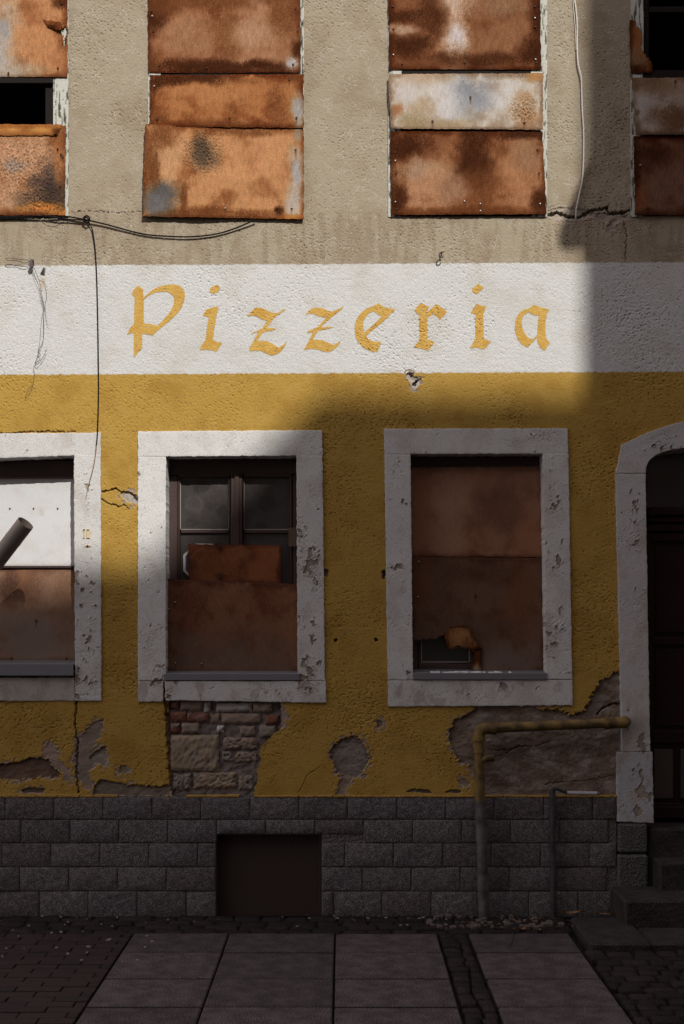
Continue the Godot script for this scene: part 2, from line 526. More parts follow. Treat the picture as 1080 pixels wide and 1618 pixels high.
func build_wall(house: Node3D) -> void:
	var step := 0.0038
	var xs := stations(gx(-420), gx(1500), gx(-14), gx(1094), 0.03, step)
	var ys := stations(gy(1262), gy(-360), gy(1262), gy(-14), 0.03, step)
	var nx := xs.size()
	var ny := ys.size()
	var P := PackedVector3Array()
	var C := PackedColorArray()
	var keep := PackedByteArray()
	P.resize(nx * ny)
	C.resize(nx * ny)
	keep.resize(nx * ny)
	keep.fill(1)
	var hole := PackedVector2Array()
	for p in BRICK_HOLE: hole.append(Vector2(p[0], p[1]))
	for j in ny:
		var y := ys[j]
		var v := 1445.0 - y * S
		for i in nx:
			var x := xs[i]
			var u := x * S + 540.0
			var k := j * nx + i
			if in_opening(u + 0.6, v - 0.6):
				keep[k] = 0
				if in_opening(u - 2.0, v + 2.0):
					P[k] = Vector3(x, y, 0)
					continue
			P[k] = Vector3(x, y, wall_relief(x, y))
			C[k] = wall_colour(x, y)
	for s in spalls():
		var pl := PackedVector2Array()
		var bb := Rect2(s[0][0][0], s[0][0][1], 0, 0)
		for p in s[0]:
			pl.append(Vector2(p[0], p[1]))
			bb = bb.expand(Vector2(p[0], p[1]))
		bb = bb.grow(6)
		var amp := clampf(minf(bb.size.x, bb.size.y) * 0.06, 0.4, 4.0)
		for j in ny:
			var v := 1445.0 - ys[j] * S
			if v < bb.position.y or v > bb.end.y: continue
			for i in nx:
				var u := xs[i] * S + 540.0
				if u < bb.position.x or u > bb.end.x: continue
				var wu: float = N.warp.get_noise_2d(xs[i], ys[j] + 5.0) * amp * 1.5 + N.warp2.get_noise_2d(xs[i], ys[j]) * amp * 0.8
				var wv: float = N.warp.get_noise_2d(xs[i] + 8.0, ys[j]) * amp * 1.5 + N.warp2.get_noise_2d(xs[i] + 3.0, ys[j]) * amp * 0.8
				var k := j * nx + i
				if not Geometry2D.is_point_in_polygon(Vector2(u + wu, v + wv), pl):
					# a ragged margin where only the paint and its thin skim have gone
					var off := Vector2(u + wu, v + wv) - bb.get_center()
					if amp > 1.2 and N.flake.get_noise_2d(xs[i] * 0.8, ys[j] * 0.8) > 0.05 and Geometry2D.is_point_in_polygon(bb.get_center() + off - off.normalized() * 7.0, pl) and P[k].z > -0.005:
						P[k].z -= 0.0025
						C[k] = shade_free(Color(0.36, 0.275, 0.215), 1.0 + 0.2 * N.mottle.get_noise_2d(xs[i], ys[j]))
					continue
				var r: float = N.big.get_noise_2d(xs[i] * 1.6, ys[j] * 2.6) + 0.5 * N.flake.get_noise_2d(xs[i], ys[j])
				P[k].z = -s[1] + r * s[3] + 0.3 * P[k].z
				var tint: float = 1.0 + 0.3 * N.stain.get_noise_2d(xs[i] * 2.5 + 4.0, ys[j] * 2.5) + 0.25 * N.mottle.get_noise_2d(xs[i] * 0.6, ys[j] * 0.6)
				var col: Color = s[2]
				if s[3] > 0.00405 and s[1] > 0.015:   # the large bared patch: lime smears and earthier joints
					var b: float = N.big.get_noise_2d(xs[i] * 0.9 + 20.0, ys[j] * 1.8)
					col = col.lerp(Color(0.34, 0.29, 0.25), smoothstep(0.15, 0.4, b) * 0.7).lerp(Color(0.15, 0.095, 0.065), smoothstep(0.1, 0.35, -b) * 0.6)
				C[k] = shade_free(col, tint)
	for s in cracks():
		for q in s[0].size() - 1:
			var a := Vector2(s[0][q][0], s[0][q][1])
			var b := Vector2(s[0][q + 1][0], s[0][q + 1][1])
			var w: float = s[1]
			for j in ny:
				var v := 1445.0 - ys[j] * S
				if v < minf(a.y, b.y) - 4 or v > maxf(a.y, b.y) + 4: continue
				for i in nx:
					var u := xs[i] * S + 540.0
					if u < minf(a.x, b.x) - 4 or u > maxf(a.x, b.x) + 4: continue
					var pt := Vector2(u + N.warp2.get_noise_2d(xs[i] * 0.7, ys[j] * 0.7) * 2.2, v + N.warp2.get_noise_2d(xs[i] * 0.7 + 6.0, ys[j] * 0.7) * 2.2)
					if pt.distance_to(Geometry2D.get_closest_point_to_segment(pt, a, b)) < w:
						var k := j * nx + i
						P[k].z -= 0.007 * w + 0.004
						C[k] = C[k].lerp(Color(0.12, 0.09, 0.065), 0.6)
	for j in ny - 1:
		var v := 1445.0 - ys[j] * S
		if v < 1096: break
		for i in nx:
			var u := xs[i] * S + 540.0
			if u > 255 and u < 460:
				var wu: float = N.warp.get_noise_2d(xs[i], ys[j] + 5.0) * 4.0 + N.warp2.get_noise_2d(xs[i], ys[j]) * 2.0
				if Geometry2D.is_point_in_polygon(Vector2(u + wu * (0.25 if u < 290 else 1.0), v), hole): keep[j * nx + i] = 0
	var jw := 0
	var jb := 0
	for j in ny:
		if ys[j] < gy(590): jw = j
		if ys[j] < gy(417): jb = j
	part("yellow_plaster", sheet(P, C, nx, ny, keep, 9.0, 0, jw), M.stucco, house)
	part("white_plaster_band", sheet(P, C, nx, ny, keep, 9.0, jw, jb), M.stucco, house)
	part("beige_plaster", sheet(P, C, nx, ny, keep, 9.0, jb, ny - 1), M.stucco, house)

# ---------------------------------------------------------------- lettering
func build_letters(house: Node3D) -> void:
	var word := node("painted_lettering", house)
	word.set_meta("label", "ochre blackletter word Pizzeria painted on the white band")
	var defs := [
		["P", 190.0, [[[170,65],[192,84],[215,105],[217,185],[255,148],[300,110],[345,87],[390,70],[435,60],[480,57],[520,60],[550,68],[577,83],[595,105],[608,126],[613,150],[610,185],[600,220],[585,262],[565,300],[535,336],[500,370],[420,440],[345,500],[305,540],[255,530],[205,525],[205,660],[165,702],[125,745],[125,515],[92,520],[62,535],[85,480],[105,452],[128,430],[132,180],[108,140],[135,95]]],
			[[[222,200],[260,168],[300,145],[340,130],[380,125],[420,125],[450,130],[475,142],[495,160],[507,185],[510,210],[506,240],[495,270],[475,306],[450,340],[400,400],[350,447],[290,432],[220,425]]]],
		["i", 190.0, [[[845,95],[878,75],[915,57],[948,90],[935,120],[885,150],[848,130]], [[930,262],[921,306],[912,350],[893,460],[875,585],[918,603],[965,610],[940,650],[910,695],[880,684],[850,678],[800,675],[750,680],[765,640],[808,580],[820,460],[838,370],[780,352],[815,295],[870,276]]], []],
		["z", 370.0, [[[120,370],[140,335],[190,285],[212,276],[235,275],[262,280],[290,292],[340,318],[400,330],[445,306],[485,285],[480,300],[430,336],[380,370],[310,465],[390,473],[390,485],[290,505],[260,520],[215,595],[262,591],[310,595],[370,625],[425,658],[460,632],[490,600],[485,630],[455,676],[420,710],[385,724],[350,732],[305,712],[250,688],[195,684],[140,688],[145,655],[160,630],[210,540],[225,505],[155,530],[165,517],[265,475],[310,400],[255,385],[200,352],[155,352]]], []],
		["z", 370.0, [[[670,352],[700,310],[725,290],[750,278],[785,275],[820,277],[845,287],[870,300],[920,315],[960,300],[1035,265],[1015,295],[930,360],[850,430],[820,462],[925,457],[925,468],[800,497],[770,530],[740,580],[785,581],[830,585],[890,610],[918,622],[945,628],[1010,590],[1000,615],[965,655],[930,685],[900,696],[870,698],[800,678],[740,668],[700,670],[655,680],[690,620],[745,510],[690,517],[695,500],[790,460],[870,370],[800,360],[750,335],[715,330]]], []],
		["e", 540.0, [[[350,235],[372,255],[395,270],[440,285],[508,287],[460,340],[400,400],[300,480],[228,545],[242,565],[260,580],[285,592],[310,598],[372,598],[355,655],[335,695],[296,693],[260,685],[222,669],[190,645],[160,613],[140,580],[125,535],[120,490],[122,450],[130,410],[144,375],[165,345],[195,314],[230,285],[290,262]]], [[[300,312],[375,360],[300,435],[208,515],[200,450],[203,420],[210,390],[240,345],[265,326]]]],
		["r", 540.0, [[[745,230],[823,268],[805,325],[895,240],[998,315],[932,388],[860,335],[808,380],[812,575],[878,607],[815,685],[745,663],[675,655],[735,585],[730,345],[685,305]]], []],
		["i", 720.0, [[[150,100],[215,48],[265,90],[198,150],[160,130]], [[195,240],[240,257],[288,262],[260,330],[265,570],[332,600],[270,672],[200,656],[130,660],[185,570],[185,345],[140,322]]], []],
		["a", 720.0, [[[740,248],[790,270],[885,292],[858,340],[848,450],[850,540],[862,580],[890,610],[840,685],[800,655],[775,610],[770,560],[715,615],[680,655],[650,642],[620,620],[593,587],[575,550],[560,500],[558,450],[562,410],[575,370],[594,337],[620,310],[650,293],[690,283]]], [[[690,320],[712,338],[740,348],[785,352],[775,450],[770,545],[720,578],[692,565],[670,545],[650,514],[635,480],[624,440],[622,400],[633,370],[650,345]]]],
	]
	for d in defs:
		var outs := []
		var holes := []
		var bb := Rect2(gx(d[1] + d[2][0][0][0] / 6.0), gy(440 + d[2][0][0][1] / 6.0), 0, 0)
		for grp in [[d[2], outs], [d[3], holes]]:
			for pl in grp[0]:
				var a := PackedVector2Array()
				for p in pl:
					var w := Vector2(gx(d[1] + p[0] / 6.0), gy(440.0 + p[1] / 6.0))
					a.append(w)
					bb = bb.expand(w)
				grp[1].append(a)
		var st := 0.0021
		bb = bb.grow(0.006)
		var nx := int(bb.size.x / st) + 2
		var ny := int(bb.size.y / st) + 2
		var P := PackedVector3Array()
		var C := PackedColorArray()
		var keep := PackedByteArray()
		P.resize(nx * ny); C.resize(nx * ny); keep.resize(nx * ny)
		for j in ny:
			for i in nx:
				var x := bb.position.x + i * st
				var y := bb.position.y + j * st
				var k := j * nx + i
				P[k] = Vector3(x, y, wall_relief(x, y) + 0.0015)
				var q: float = N.stain.get_noise_2d(x * 3.0, y * 3.0)
				var c := LETTER.lerp(Color(0.60, 0.32, 0.05), clampf(q + 0.2, 0.0, 0.7))
				C[k] = shade_free(c, 1.0 + 0.05 * N.mottle.get_noise_2d(x, y))
				var w := Vector2(x + st * 0.5 + N.warp2.get_noise_2d(x, y) * 0.0012, y + st * 0.5 + N.warp2.get_noise_2d(x + 4.0, y) * 0.0012)
				var inside := false
				for a in outs: inside = inside or Geometry2D.is_point_in_polygon(w, a)
				for a in holes: inside = inside and not Geometry2D.is_point_in_polygon(w, a)
				if inside and N.fleck.get_noise_2d(x, y) > 0.72: inside = false
				keep[k] = 1 if inside else 0
		part("painted_letter", sheet(P, C, nx, ny, keep), M.stucco, word).set_meta("label", "ochre painted letter %s" % d[0])

# ---------------------------------------------------------------- painted stone surrounds
var flakes := [[130, 930, 10, 50, 0.5], [138, 1000, 14, 55, 0.45], [136, 1060, 12, 40, 0.4], [122, 1075, 5, 30, 0.8], [122, 915, 5, 18, 0.7], [141, 800, 6, 10, 0.5], [135, 760, 6, 18, 0.45], [150, 770, 5, 10, 0.45],
	[488, 888, 13, 22, 0.95], [495, 905, 9, 18, 0.9], [480, 842, 8, 22, 0.55], [476, 978, 6, 14, 0.6], [494, 1000, 5, 18, 0.6], [486, 1060, 14, 24, 0.8], [478, 1080, 9, 12, 0.9], [490, 745, 4, 10, 0.5],
	[252, 796, 6, 9, 0.6], [237, 896, 7, 7, 0.8], [250, 1062, 9, 12, 0.75], [247, 1078, 7, 10, 0.9], [240, 1020, 8, 14, 0.4], [268, 1098, 8, 9, 0.6], [420, 1086, 5, 8, 0.6], [275, 1078, 14, 5, 0.6],
	[870, 1005, 9, 22, 0.85], [882, 885, 8, 18, 0.7], [872, 878, 7, 12, 0.6], [876, 792, 10, 18, 0.6], [872, 736, 9, 10, 0.6], [885, 975, 6, 16, 0.5], [870, 685, 8, 6, 0.6], [840, 692, 10, 5, 0.45], [812, 700, 14, 5, 0.45], [886, 1060, 12, 5, 0.5],
	[628, 752, 7, 18, 0.5], [630, 894, 16, 6, 0.55], [644, 1066, 7, 7, 0.7], [638, 792, 4, 6, 0.6], [642, 930, 4, 14, 0.45], [795, 1086, 6, 9, 0.6], [862, 1088, 4, 6, 0.6], [735, 1100, 20, 6, 0.35],
	[1056, 708, 30, 6, 0.75], [1004, 822, 12, 34, 0.5], [1008, 860, 10, 12, 0.6], [998, 785, 8, 16, 0.5], [1010, 945, 8, 20, 0.4], [1018, 1172, 12, 14, 0.95], [1040, 690, 20, 8, 0.45],
	[1012, 1240, 12, 26, 0.9], [1004, 1280, 22, 10, 0.75], [990, 1215, 5, 12, 0.3], [1024, 1260, 8, 20, 0.7], [988, 1165, 6, 14, 0.5]]

func stone(called: String, parent: Node, q: Array, zf: float, zb: float, base := Color(0.66, 0.645, 0.63), grime := 0.5, step := 0.0042, arc = null) -> MeshInstance3D:
	# q: corners top-left, top-right, bottom-right, bottom-left on the survey grid; arc(s, t) -> grid point overrides
	var w: float = maxf(q[0].distance_to(q[1]), q[3].distance_to(q[2])) / S
	var h: float = maxf(q[0].distance_to(q[3]), q[1].distance_to(q[2])) / S
	var nx := int(w / step) + 2
	var ny := int(h / step) + 2
	var P := PackedVector3Array()
	var C := PackedColorArray()
	P.resize(nx * ny); C.resize(nx * ny)
	for j in ny:
		var t := 1.0 - float(j) / (ny - 1)
		for i in nx:
			var s := float(i) / (nx - 1)
			var g: Vector2 = arc.call(s, t) if arc != null else q[0].lerp(q[1], s).lerp(q[3].lerp(q[2], s), t)
			var x := gx(g.x)
			var y := gy(g.y)
			# slightly uneven edges
			var e := minf(minf(s * w, (1 - s) * w), minf(t * h, (1 - t) * h))
			if e < 0.008:
				x += N.edge.get_noise_2d(x * 0.6, y) * 0.003
				y += N.edge.get_noise_2d(x, y * 0.6 + 3.0) * 0.003
			var k := j * nx + i
			var z: float = zf + N.low.get_noise_2d(x * 2.0, y * 2.0) * 0.003 + N.mid.get_noise_2d(x, y) * 0.0008
			z -= 0.0010 * (1.0 - smoothstep(0.0, 0.005, e))
			var st: float = N.stain.get_noise_2d(x * 1.7 + 3.0, y * 1.2)
			var c := base.lerp(Color(0.45, 0.385, 0.32), clampf((st - 0.02) * 1.6, 0.0, 0.75) * grime)
			if called == "sill_stone" or called == "base_stone":
				var run: float = N.stain.get_noise_2d(x * 2.2 + 2.0, y * 1.6) + 0.35 * N.flake.get_noise_2d(x, y * 0.6)
				c = c.lerp(Color(0.30, 0.245, 0.20), smoothstep(0.05, 0.5, run) * 0.5)
			var f := 0.0
			for b in flakes:
				var dx: float = (g.x - b[0]) / b[2]
				var dy: float = (g.y - b[1]) / b[3]
				var dd := dx * dx + dy * dy
				if dd < 3.0: f = maxf(f, b[4] * (1.0 - dd / 3.0))
			var fn: float = N.peel.get_noise_2d(x * 1.1, y * 0.8) * 1.15
			var m := fn + f * 0.8 - 0.74
			if m > 0.0:
				z -= 0.0035
				c = Color(0.27, 0.22, 0.18).lerp(Color(0.4, 0.34, 0.28), clampf(N.big.get_noise_2d(x * 3.0, y * 3.0) + 0.4, 0.0, 1.0))
			elif m > -0.09 and f > 0.1: z += 0.0025
			elif absf(N.crackle.get_noise_2d(x, y)) < 0.012 + 0.03 * f and N.dens.get_noise_2d(x * 2.0, y * 2.0) + f * 0.6 > 0.22: z -= 0.003
			if N.fleck.get_noise_2d(x * 1.3, y * 1.3) > 0.7: c = c.lerp(Color(0.2, 0.16, 0.13), 0.6)
			P[k] = Vector3(x, y, z)
			C[k] = shade_free(c, 1.0 + 0.04 * N.mottle.get_noise_2d(x, y))
	return part(called, sheet(P, C, nx, ny, PackedByteArray(), zb), M.paint, parent)

func V(a: float, b: float) -> Vector2: return Vector2(a, b)

func build_surrounds(house: Node3D) -> void:
	var zf := 0.011
	var s := node("window_surround", house)
	s.set_meta("label", "white stone surround with rust spots behind the leaning flue pipe")
	stone("lintel_stone", s, [V(-132, 686), V(159, 684), V(159, 718.2), V(-132, 729)], zf, -0.2)
	stone("jamb_stone", s, [V(117, 718.5), V(159, 718.5), V(160, 1107), V(119, 1107)], zf + 0.001, -0.2)
	stone("jamb_stone", s, [V(-132, 730), V(-90, 730), V(-90, 1107), V(-132, 1107)], zf, -0.2, Color(0.66, 0.645, 0.63), 0.5, 0.012)
	stone("sill_stone", s, [V(-89, 1071), V(117.5, 1071), V(118, 1107), V(-89, 1107)], zf - 0.002, -0.2, Color(0.5, 0.46, 0.41), 1.0)
	s = node("window_surround", house)
	stone("lintel_stone", s, [V(218, 682), V(508, 680), V(509, 719.7), V(218, 721.7)], zf, -0.2, Color(0.70, 0.69, 0.67), 0.3)
	stone("jamb_stone", s, [V(218, 722), V(262, 722), V(262, 1075), V(218, 1075)], zf + 0.001, -0.2, Color(0.70, 0.69, 0.67), 0.35)
	stone("jamb_stone", s, [V(468, 720), V(509, 720), V(513, 1075), V(470, 1075)], zf + 0.002, -0.2)
	stone("sill_stone", s, [V(218, 1076), V(257.5, 1076), V(257.5, 1108), V(218, 1108)], zf, -0.2)
	stone("sill_stone", s, [V(260, 1076), V(514, 1076), V(515, 1110), V(262, 1106)], zf + 0.003, -0.2)
	s = node("window_surround", house)
	stone("lintel_stone", s, [V(606, 678), V(896, 677), V(897, 716.8), V(607, 717.7)], zf, -0.2)
	stone("jamb_stone", s, [V(607, 718), V(648, 718), V(652, 1074), V(612, 1074)], zf + 0.001, -0.2)
	stone("jamb_stone", s, [V(857, 717), V(897, 717), V(903, 1073), V(862, 1073)], zf + 0.002, -0.2)
	stone("sill_stone", s, [V(612, 1075), V(903.5, 1074), V(904, 1114), V(613, 1116)], zf, -0.2)
	# door
	s = node("door_surround", house)
	s.set_meta("label", "white arched stone door surround with flaking paint")
	var grey := Color(0.56, 0.54, 0.54)
	var arc_out := func(u: float) -> float:
		var d := (u - 1164.0) / 164.0
		return 657.0 + 32.0 * d * d if absf(d) < 1.0 else 689.0 + 70.0 * (absf(d) - 1.0)
	var arch := func(a: float, t: float) -> Vector2:
		var ang := PI * (1.0 - a)
		# inner curve: three-centred, outer curve: flat rise with square shoulders
		var inner := V(1164.0 + 145.0 * signf(cos(ang)) * pow(absf(cos(ang)), 0.55), 748.0 - 42.0 * pow(sin(ang), 0.75))
		var ou := 1164.0 + 192.0 * signf(cos(ang)) * pow(absf(cos(ang)), 0.62)
		var ov := 656.0 + 46.0 * pow(absf(ou - 1164.0) / 180.0, 2.0)
		if absf(ou - 1164.0) > 183.0: ov = lerpf(704.0, 748.0, clampf((absf(ou - 1164.0) - 183.0) / 9.0, 0.0, 1.0))
		return V(ou, minf(ov, 748.0)).lerp(inner, t)
	stone("arch_stone", s, [V(970, 660), V(1358, 660), V(1358, 748), V(970, 748)], zf + 0.002, -0.25, grey, 0.8, 0.0042, arch)
	stone("jamb_stone", s, [V(971, 749), V(1018.5, 749), V(1026, 1187), V(982, 1187)], zf + 0.004, -0.25, grey, 0.9)
	stone("base_stone", s, [V(974, 1188), V(1029, 1188), V(1031, 1299), V(974, 1297)], 0.024, -0.25, Color(0.47, 0.475, 0.50), 1.0)
	stone("jamb_stone", s, [V(1310, 749), V(1357, 749), V(1350, 1187), V(1304, 1187)], zf + 0.004, -0.25, grey, 0.9, 0.012)
	stone("base_stone", s, [V(1299, 1188), V(1354, 1188), V(1354, 1299), V(1299, 1299)], 0.035, -0.25, grey, 0.9, 0.012)

# ---------------------------------------------------------------- plinth
func build_plinth(house: Node3D) -> void:
	var pl := node("plinth", house)
	var shapes := []
	for k in 10:
		var nx := 7
		var ny := 5
		var P := PackedVector3Array()
		var C := PackedColorArray()
		for j in ny:
			for i in nx:
				var x: float = [0.0, 0.025, 0.22, 0.48, 0.76, 0.975, 1.0][i]
				var y: float = [0.0, 0.06, 0.42, 0.93, 1.0][j]
				var inner := i > 0 and i < nx - 1 and j > 0 and j < ny - 1
				var mid := i > 1 and i < nx - 2
				var z := 0.0
				if inner: z = 0.0025 + rng.randf_range(0.0, 0.002) + (rng.randf_range(-0.001, 0.008) if mid else rng.randf_range(0.0, 0.004)) * (1.5 if j == 2 else 0.7)
				P.append(Vector3(x + (rng.randf_range(-0.06, 0.06) if inner and mid else 0.0), y + (rng.randf_range(-0.12, 0.12) if inner and mid and j == 2 else 0.0), z))
				C.append(Color.WHITE)
		shapes.append(sheet(P, C, nx, ny, PackedByteArray(), -0.03))
	var tones := []
	for t in [[0.205, 0.18, 0.182], [0.19, 0.168, 0.171], [0.17, 0.149, 0.15], [0.215, 0.19, 0.19], [0.195, 0.176, 0.18], [0.18, 0.155, 0.149]]:
		tones.append(mat(Color(t[0], t[1], t[2]), 0.92, M.t_stone, M.t_rough, 0.22, 2.2))
	var rows := [[1259.5, 1295.0, 8.0], [1295.0, 1332.0, 33.0], [1332.0, 1370.0, 3.0], [1370.0, 1408.0, 31.0], [1408.0, 1450.0, 62.0]]
	for r in rows:
		var u: float = r[2] - 77.3 * 6.0
		while u < 972.0:
			var w: float = 77.3
			var u0 := u
			var u1 := minf(u + w, 973.0)
			u += w
			if u1 - u0 < 22.0: continue
			var spans := [[u0, u1]]
			if r[1] > 1322.0:
				spans = []
				if u0 < 341.0: spans.append([u0, minf(u1, 341.0)])
				if u1 > 508.0: spans.append([maxf(u0, 508.0), u1])
				if r[1] < 1335.0: spans = [[u0, u1]]
			for sp in spans:
				if sp[1] - sp[0] < 9.0: continue
				var bot: float = r[1]
				if r[1] > 1322.0 and r[1] < 1335.0 and sp[1] > 348.0 and sp[0] < 501.0: bot = 1318.0
				var o := part("plinth_stone", shapes[rng.randi() % 10], tones[rng.randi() % 6], pl)
				var lo := Vector2(gx(sp[0] + 0.45), gy(bot - 0.5))
				var hi := Vector2(gx(sp[1] - 0.45), gy(r[0] + 0.5))
				o.position = Vector3(lo.x, lo.y, 0.004 + rng.randf_range(-0.003, 0.003))
				o.scale = Vector3(hi.x - lo.x, hi.y - lo.y, 1.0)
	part("mortar_bed", gbox(-460, 1258, 341, 1475, -0.2, -0.002, 0.001), M.mortar, pl)
	part("mortar_bed", gbox(508, 1258, 974, 1475, -0.2, -0.002, 0.001), M.mortar, pl)
	part("mortar_bed", gbox(341, 1258, 508, 1319, -0.2, -0.002, 0.001), M.mortar, pl)
	# paint lip where the plaster ends on the plinth
	var st := begin()
	var u2 := -420.0
	while u2 < 970.0:
		var w2 := rng.randf_range(18, 46)
		if not (u2 > 150 and u2 < 262) and not (u2 > 262 and u2 < 380 and rng.randf() < 0.4):
			add_box(st, Vector3(gx(u2), gy(1260.0), -0.02), Vector3(gx(u2 + w2 - 0.5), gy(1256.2 + rng.randf_range(-0.8, 0.8)), 0.008 + rng.randf_range(-0.002, 0.003)), 0.003)
		u2 += w2
	part("plaster_drip_edge", st.commit(), mat(Color(0.40, 0.235, 0.055), 0.95, M.t_grain, M.t_rough, 0.3, 4.0), house)
	# cellar opening, closed with an iron plate
	var c := node("cellar_hatch", house)
	c.set_meta("label", "dark iron plate closing the cellar opening in the plinth")
	part("plate", gbox(343, 1321, 506, 1452, -0.07, -0.05, 0.002), M.iron, c)
	part("frame", gbox(341, 1318.5, 345, 1450, -0.09, -0.03, 0.002), M.iron, c)
	part("frame", gbox(504, 1318.5, 508, 1450, -0.09, -0.03, 0.002), M.iron, c)
	part("frame", gbox(345, 1318.5, 504, 1322, -0.09, -0.03, 0.002), M.iron, c)
	# blocks under the door jamb
	part("jamb_footing", gbox(975, 1300, 1021, 1347, -0.2, 0.03, 0.012), M.granite2, house)
	part("jamb_footing", gbox(974, 1349, 1022, 1450, -0.2, 0.034, 0.012), M.granite2, house)

# ---------------------------------------------------------------- bared masonry under the middle window
func build_masonry(house: Node3D) -> void:
	var m := node("bared_masonry", house)
	m.set_meta("label", "bared bricks and sandstone blocks under the middle window")
	var nx := 70
	var ny := 60
	var P := PackedVector3Array()
	var C := PackedColorArray()
	for j in ny:
		for i in nx:
			var x := lerpf(gx(250), gx(465), float(i) / (nx - 1))
			var y := lerpf(gy(1264), gy(1096), float(j) / (ny - 1))
			P.append(Vector3(x, y, -0.03 + 0.008 * N.big.get_noise_2d(x * 3.0, y * 3.0) + 0.006 * N.flake.get_noise_2d(x, y)))
			C.append(shade_free(Color(0.21, 0.175, 0.155), 1.0 + 0.35 * N.stain.get_noise_2d(x * 4.0, y * 4.0)))
	part("mortar", sheet(P, C, nx, ny, PackedByteArray()), M.stucco, m)
	var red := Color(0.22, 0.078, 0.045)
	var buff := Color(0.30, 0.22, 0.165)
	var sand := Color(0.33, 0.25, 0.17)
	var pale := Color(0.52, 0.49, 0.48)
	var list := [
		["brick", 266, 1109, 282, 1121, red], ["brick", 284, 1109, 320, 1123, buff], ["brick", 321, 1111, 332, 1125, pale], ["brick", 341, 1112, 397, 1125, pale], ["brick", 399, 1112, 429, 1126, buff],
		["brick", 267, 1125, 293, 1141, red], ["brick", 294, 1127, 328, 1141, Color(0.22, 0.085, 0.055)], ["brick", 331, 1128, 347, 1144, buff], ["brick", 349, 1128, 410, 1144, buff], ["brick", 419, 1130, 440, 1145, red],
		["brick", 267, 1143, 283, 1159, red], ["brick", 286, 1143, 314, 1159, buff], ["brick", 342, 1147, 353, 1158, pale], ["brick", 378, 1148, 402, 1163, buff], ["brick", 409, 1147, 436, 1165, Color(0.27, 0.215, 0.17)],
		["sandstone_block", 268, 1162, 345, 1219, sand], ["sandstone_block", 352, 1166, 405, 1185, buff], ["sandstone_block", 349, 1187, 367, 1204, Color(0.3, 0.25, 0.215)], ["sandstone_block", 371, 1188, 406, 1206, buff],
		["sandstone_block", 272, 1223, 301, 1248, Color(0.25, 0.21, 0.18)], ["sandstone_block", 304, 1221, 372, 1247, sand], ["sandstone_block", 376, 1226, 400, 1250, Color(0.27, 0.22, 0.18)],
	]
	for b in list:
		var w: float = (b[3] - b[1]) / S
		var h: float = (b[4] - b[2]) / S
		var big: bool = b[0] == "sandstone_block"
		var kx := 12 if not big else 24
		var ky := 7 if not big else 16
		var Q := PackedVector3Array()
		var D := PackedColorArray()
		var zf := -0.012 + rng.randf_range(-0.007, 0.004)
		for j in ky:
			for i in kx:
				var s := float(i) / (kx - 1)
				var t := float(j) / (ky - 1)
				var x := gx(b[1]) + s * w
				var y := gy(b[4]) + t * h
				var e := minf(minf(s, 1 - s) * w, minf(t, 1 - t) * h)
				x += N.edge.get_noise_2d(x * 1.4, y * 1.4) * 0.005
				y += N.edge.get_noise_2d(x * 1.4 + 5.0, y * 1.4) * 0.004
				var z: float = zf - 0.010 * (1.0 - smoothstep(0.0, 0.012, e)) + 0.004 * N.flake.get_noise_2d(x, y) + 0.004 * N.big.get_noise_2d(x * 2.0, y * 2.0)
				if big and N.pit.get_noise_2d(x * 0.8, y) > 0.4: z -= 0.006
				Q.append(Vector3(x, y, z))
				var tint: float = 1.0 + 0.3 * N.stain.get_noise_2d(x * 4.0, y * 4.0) + 0.2 * N.mottle.get_noise_2d(x * 0.6, y * 0.6)
				var c: Color = b[5]
				c = c.lerp(Color(0.3, 0.26, 0.23), smoothstep(0.1, 0.35, N.flake.get_noise_2d(x * 0.7 + 3.0, y * 0.7)) * 0.6)
				D.append(shade_free(c, tint))
		part(b[0], sheet(Q, D, kx, ky, PackedByteArray(), -0.045), M.stucco, m)

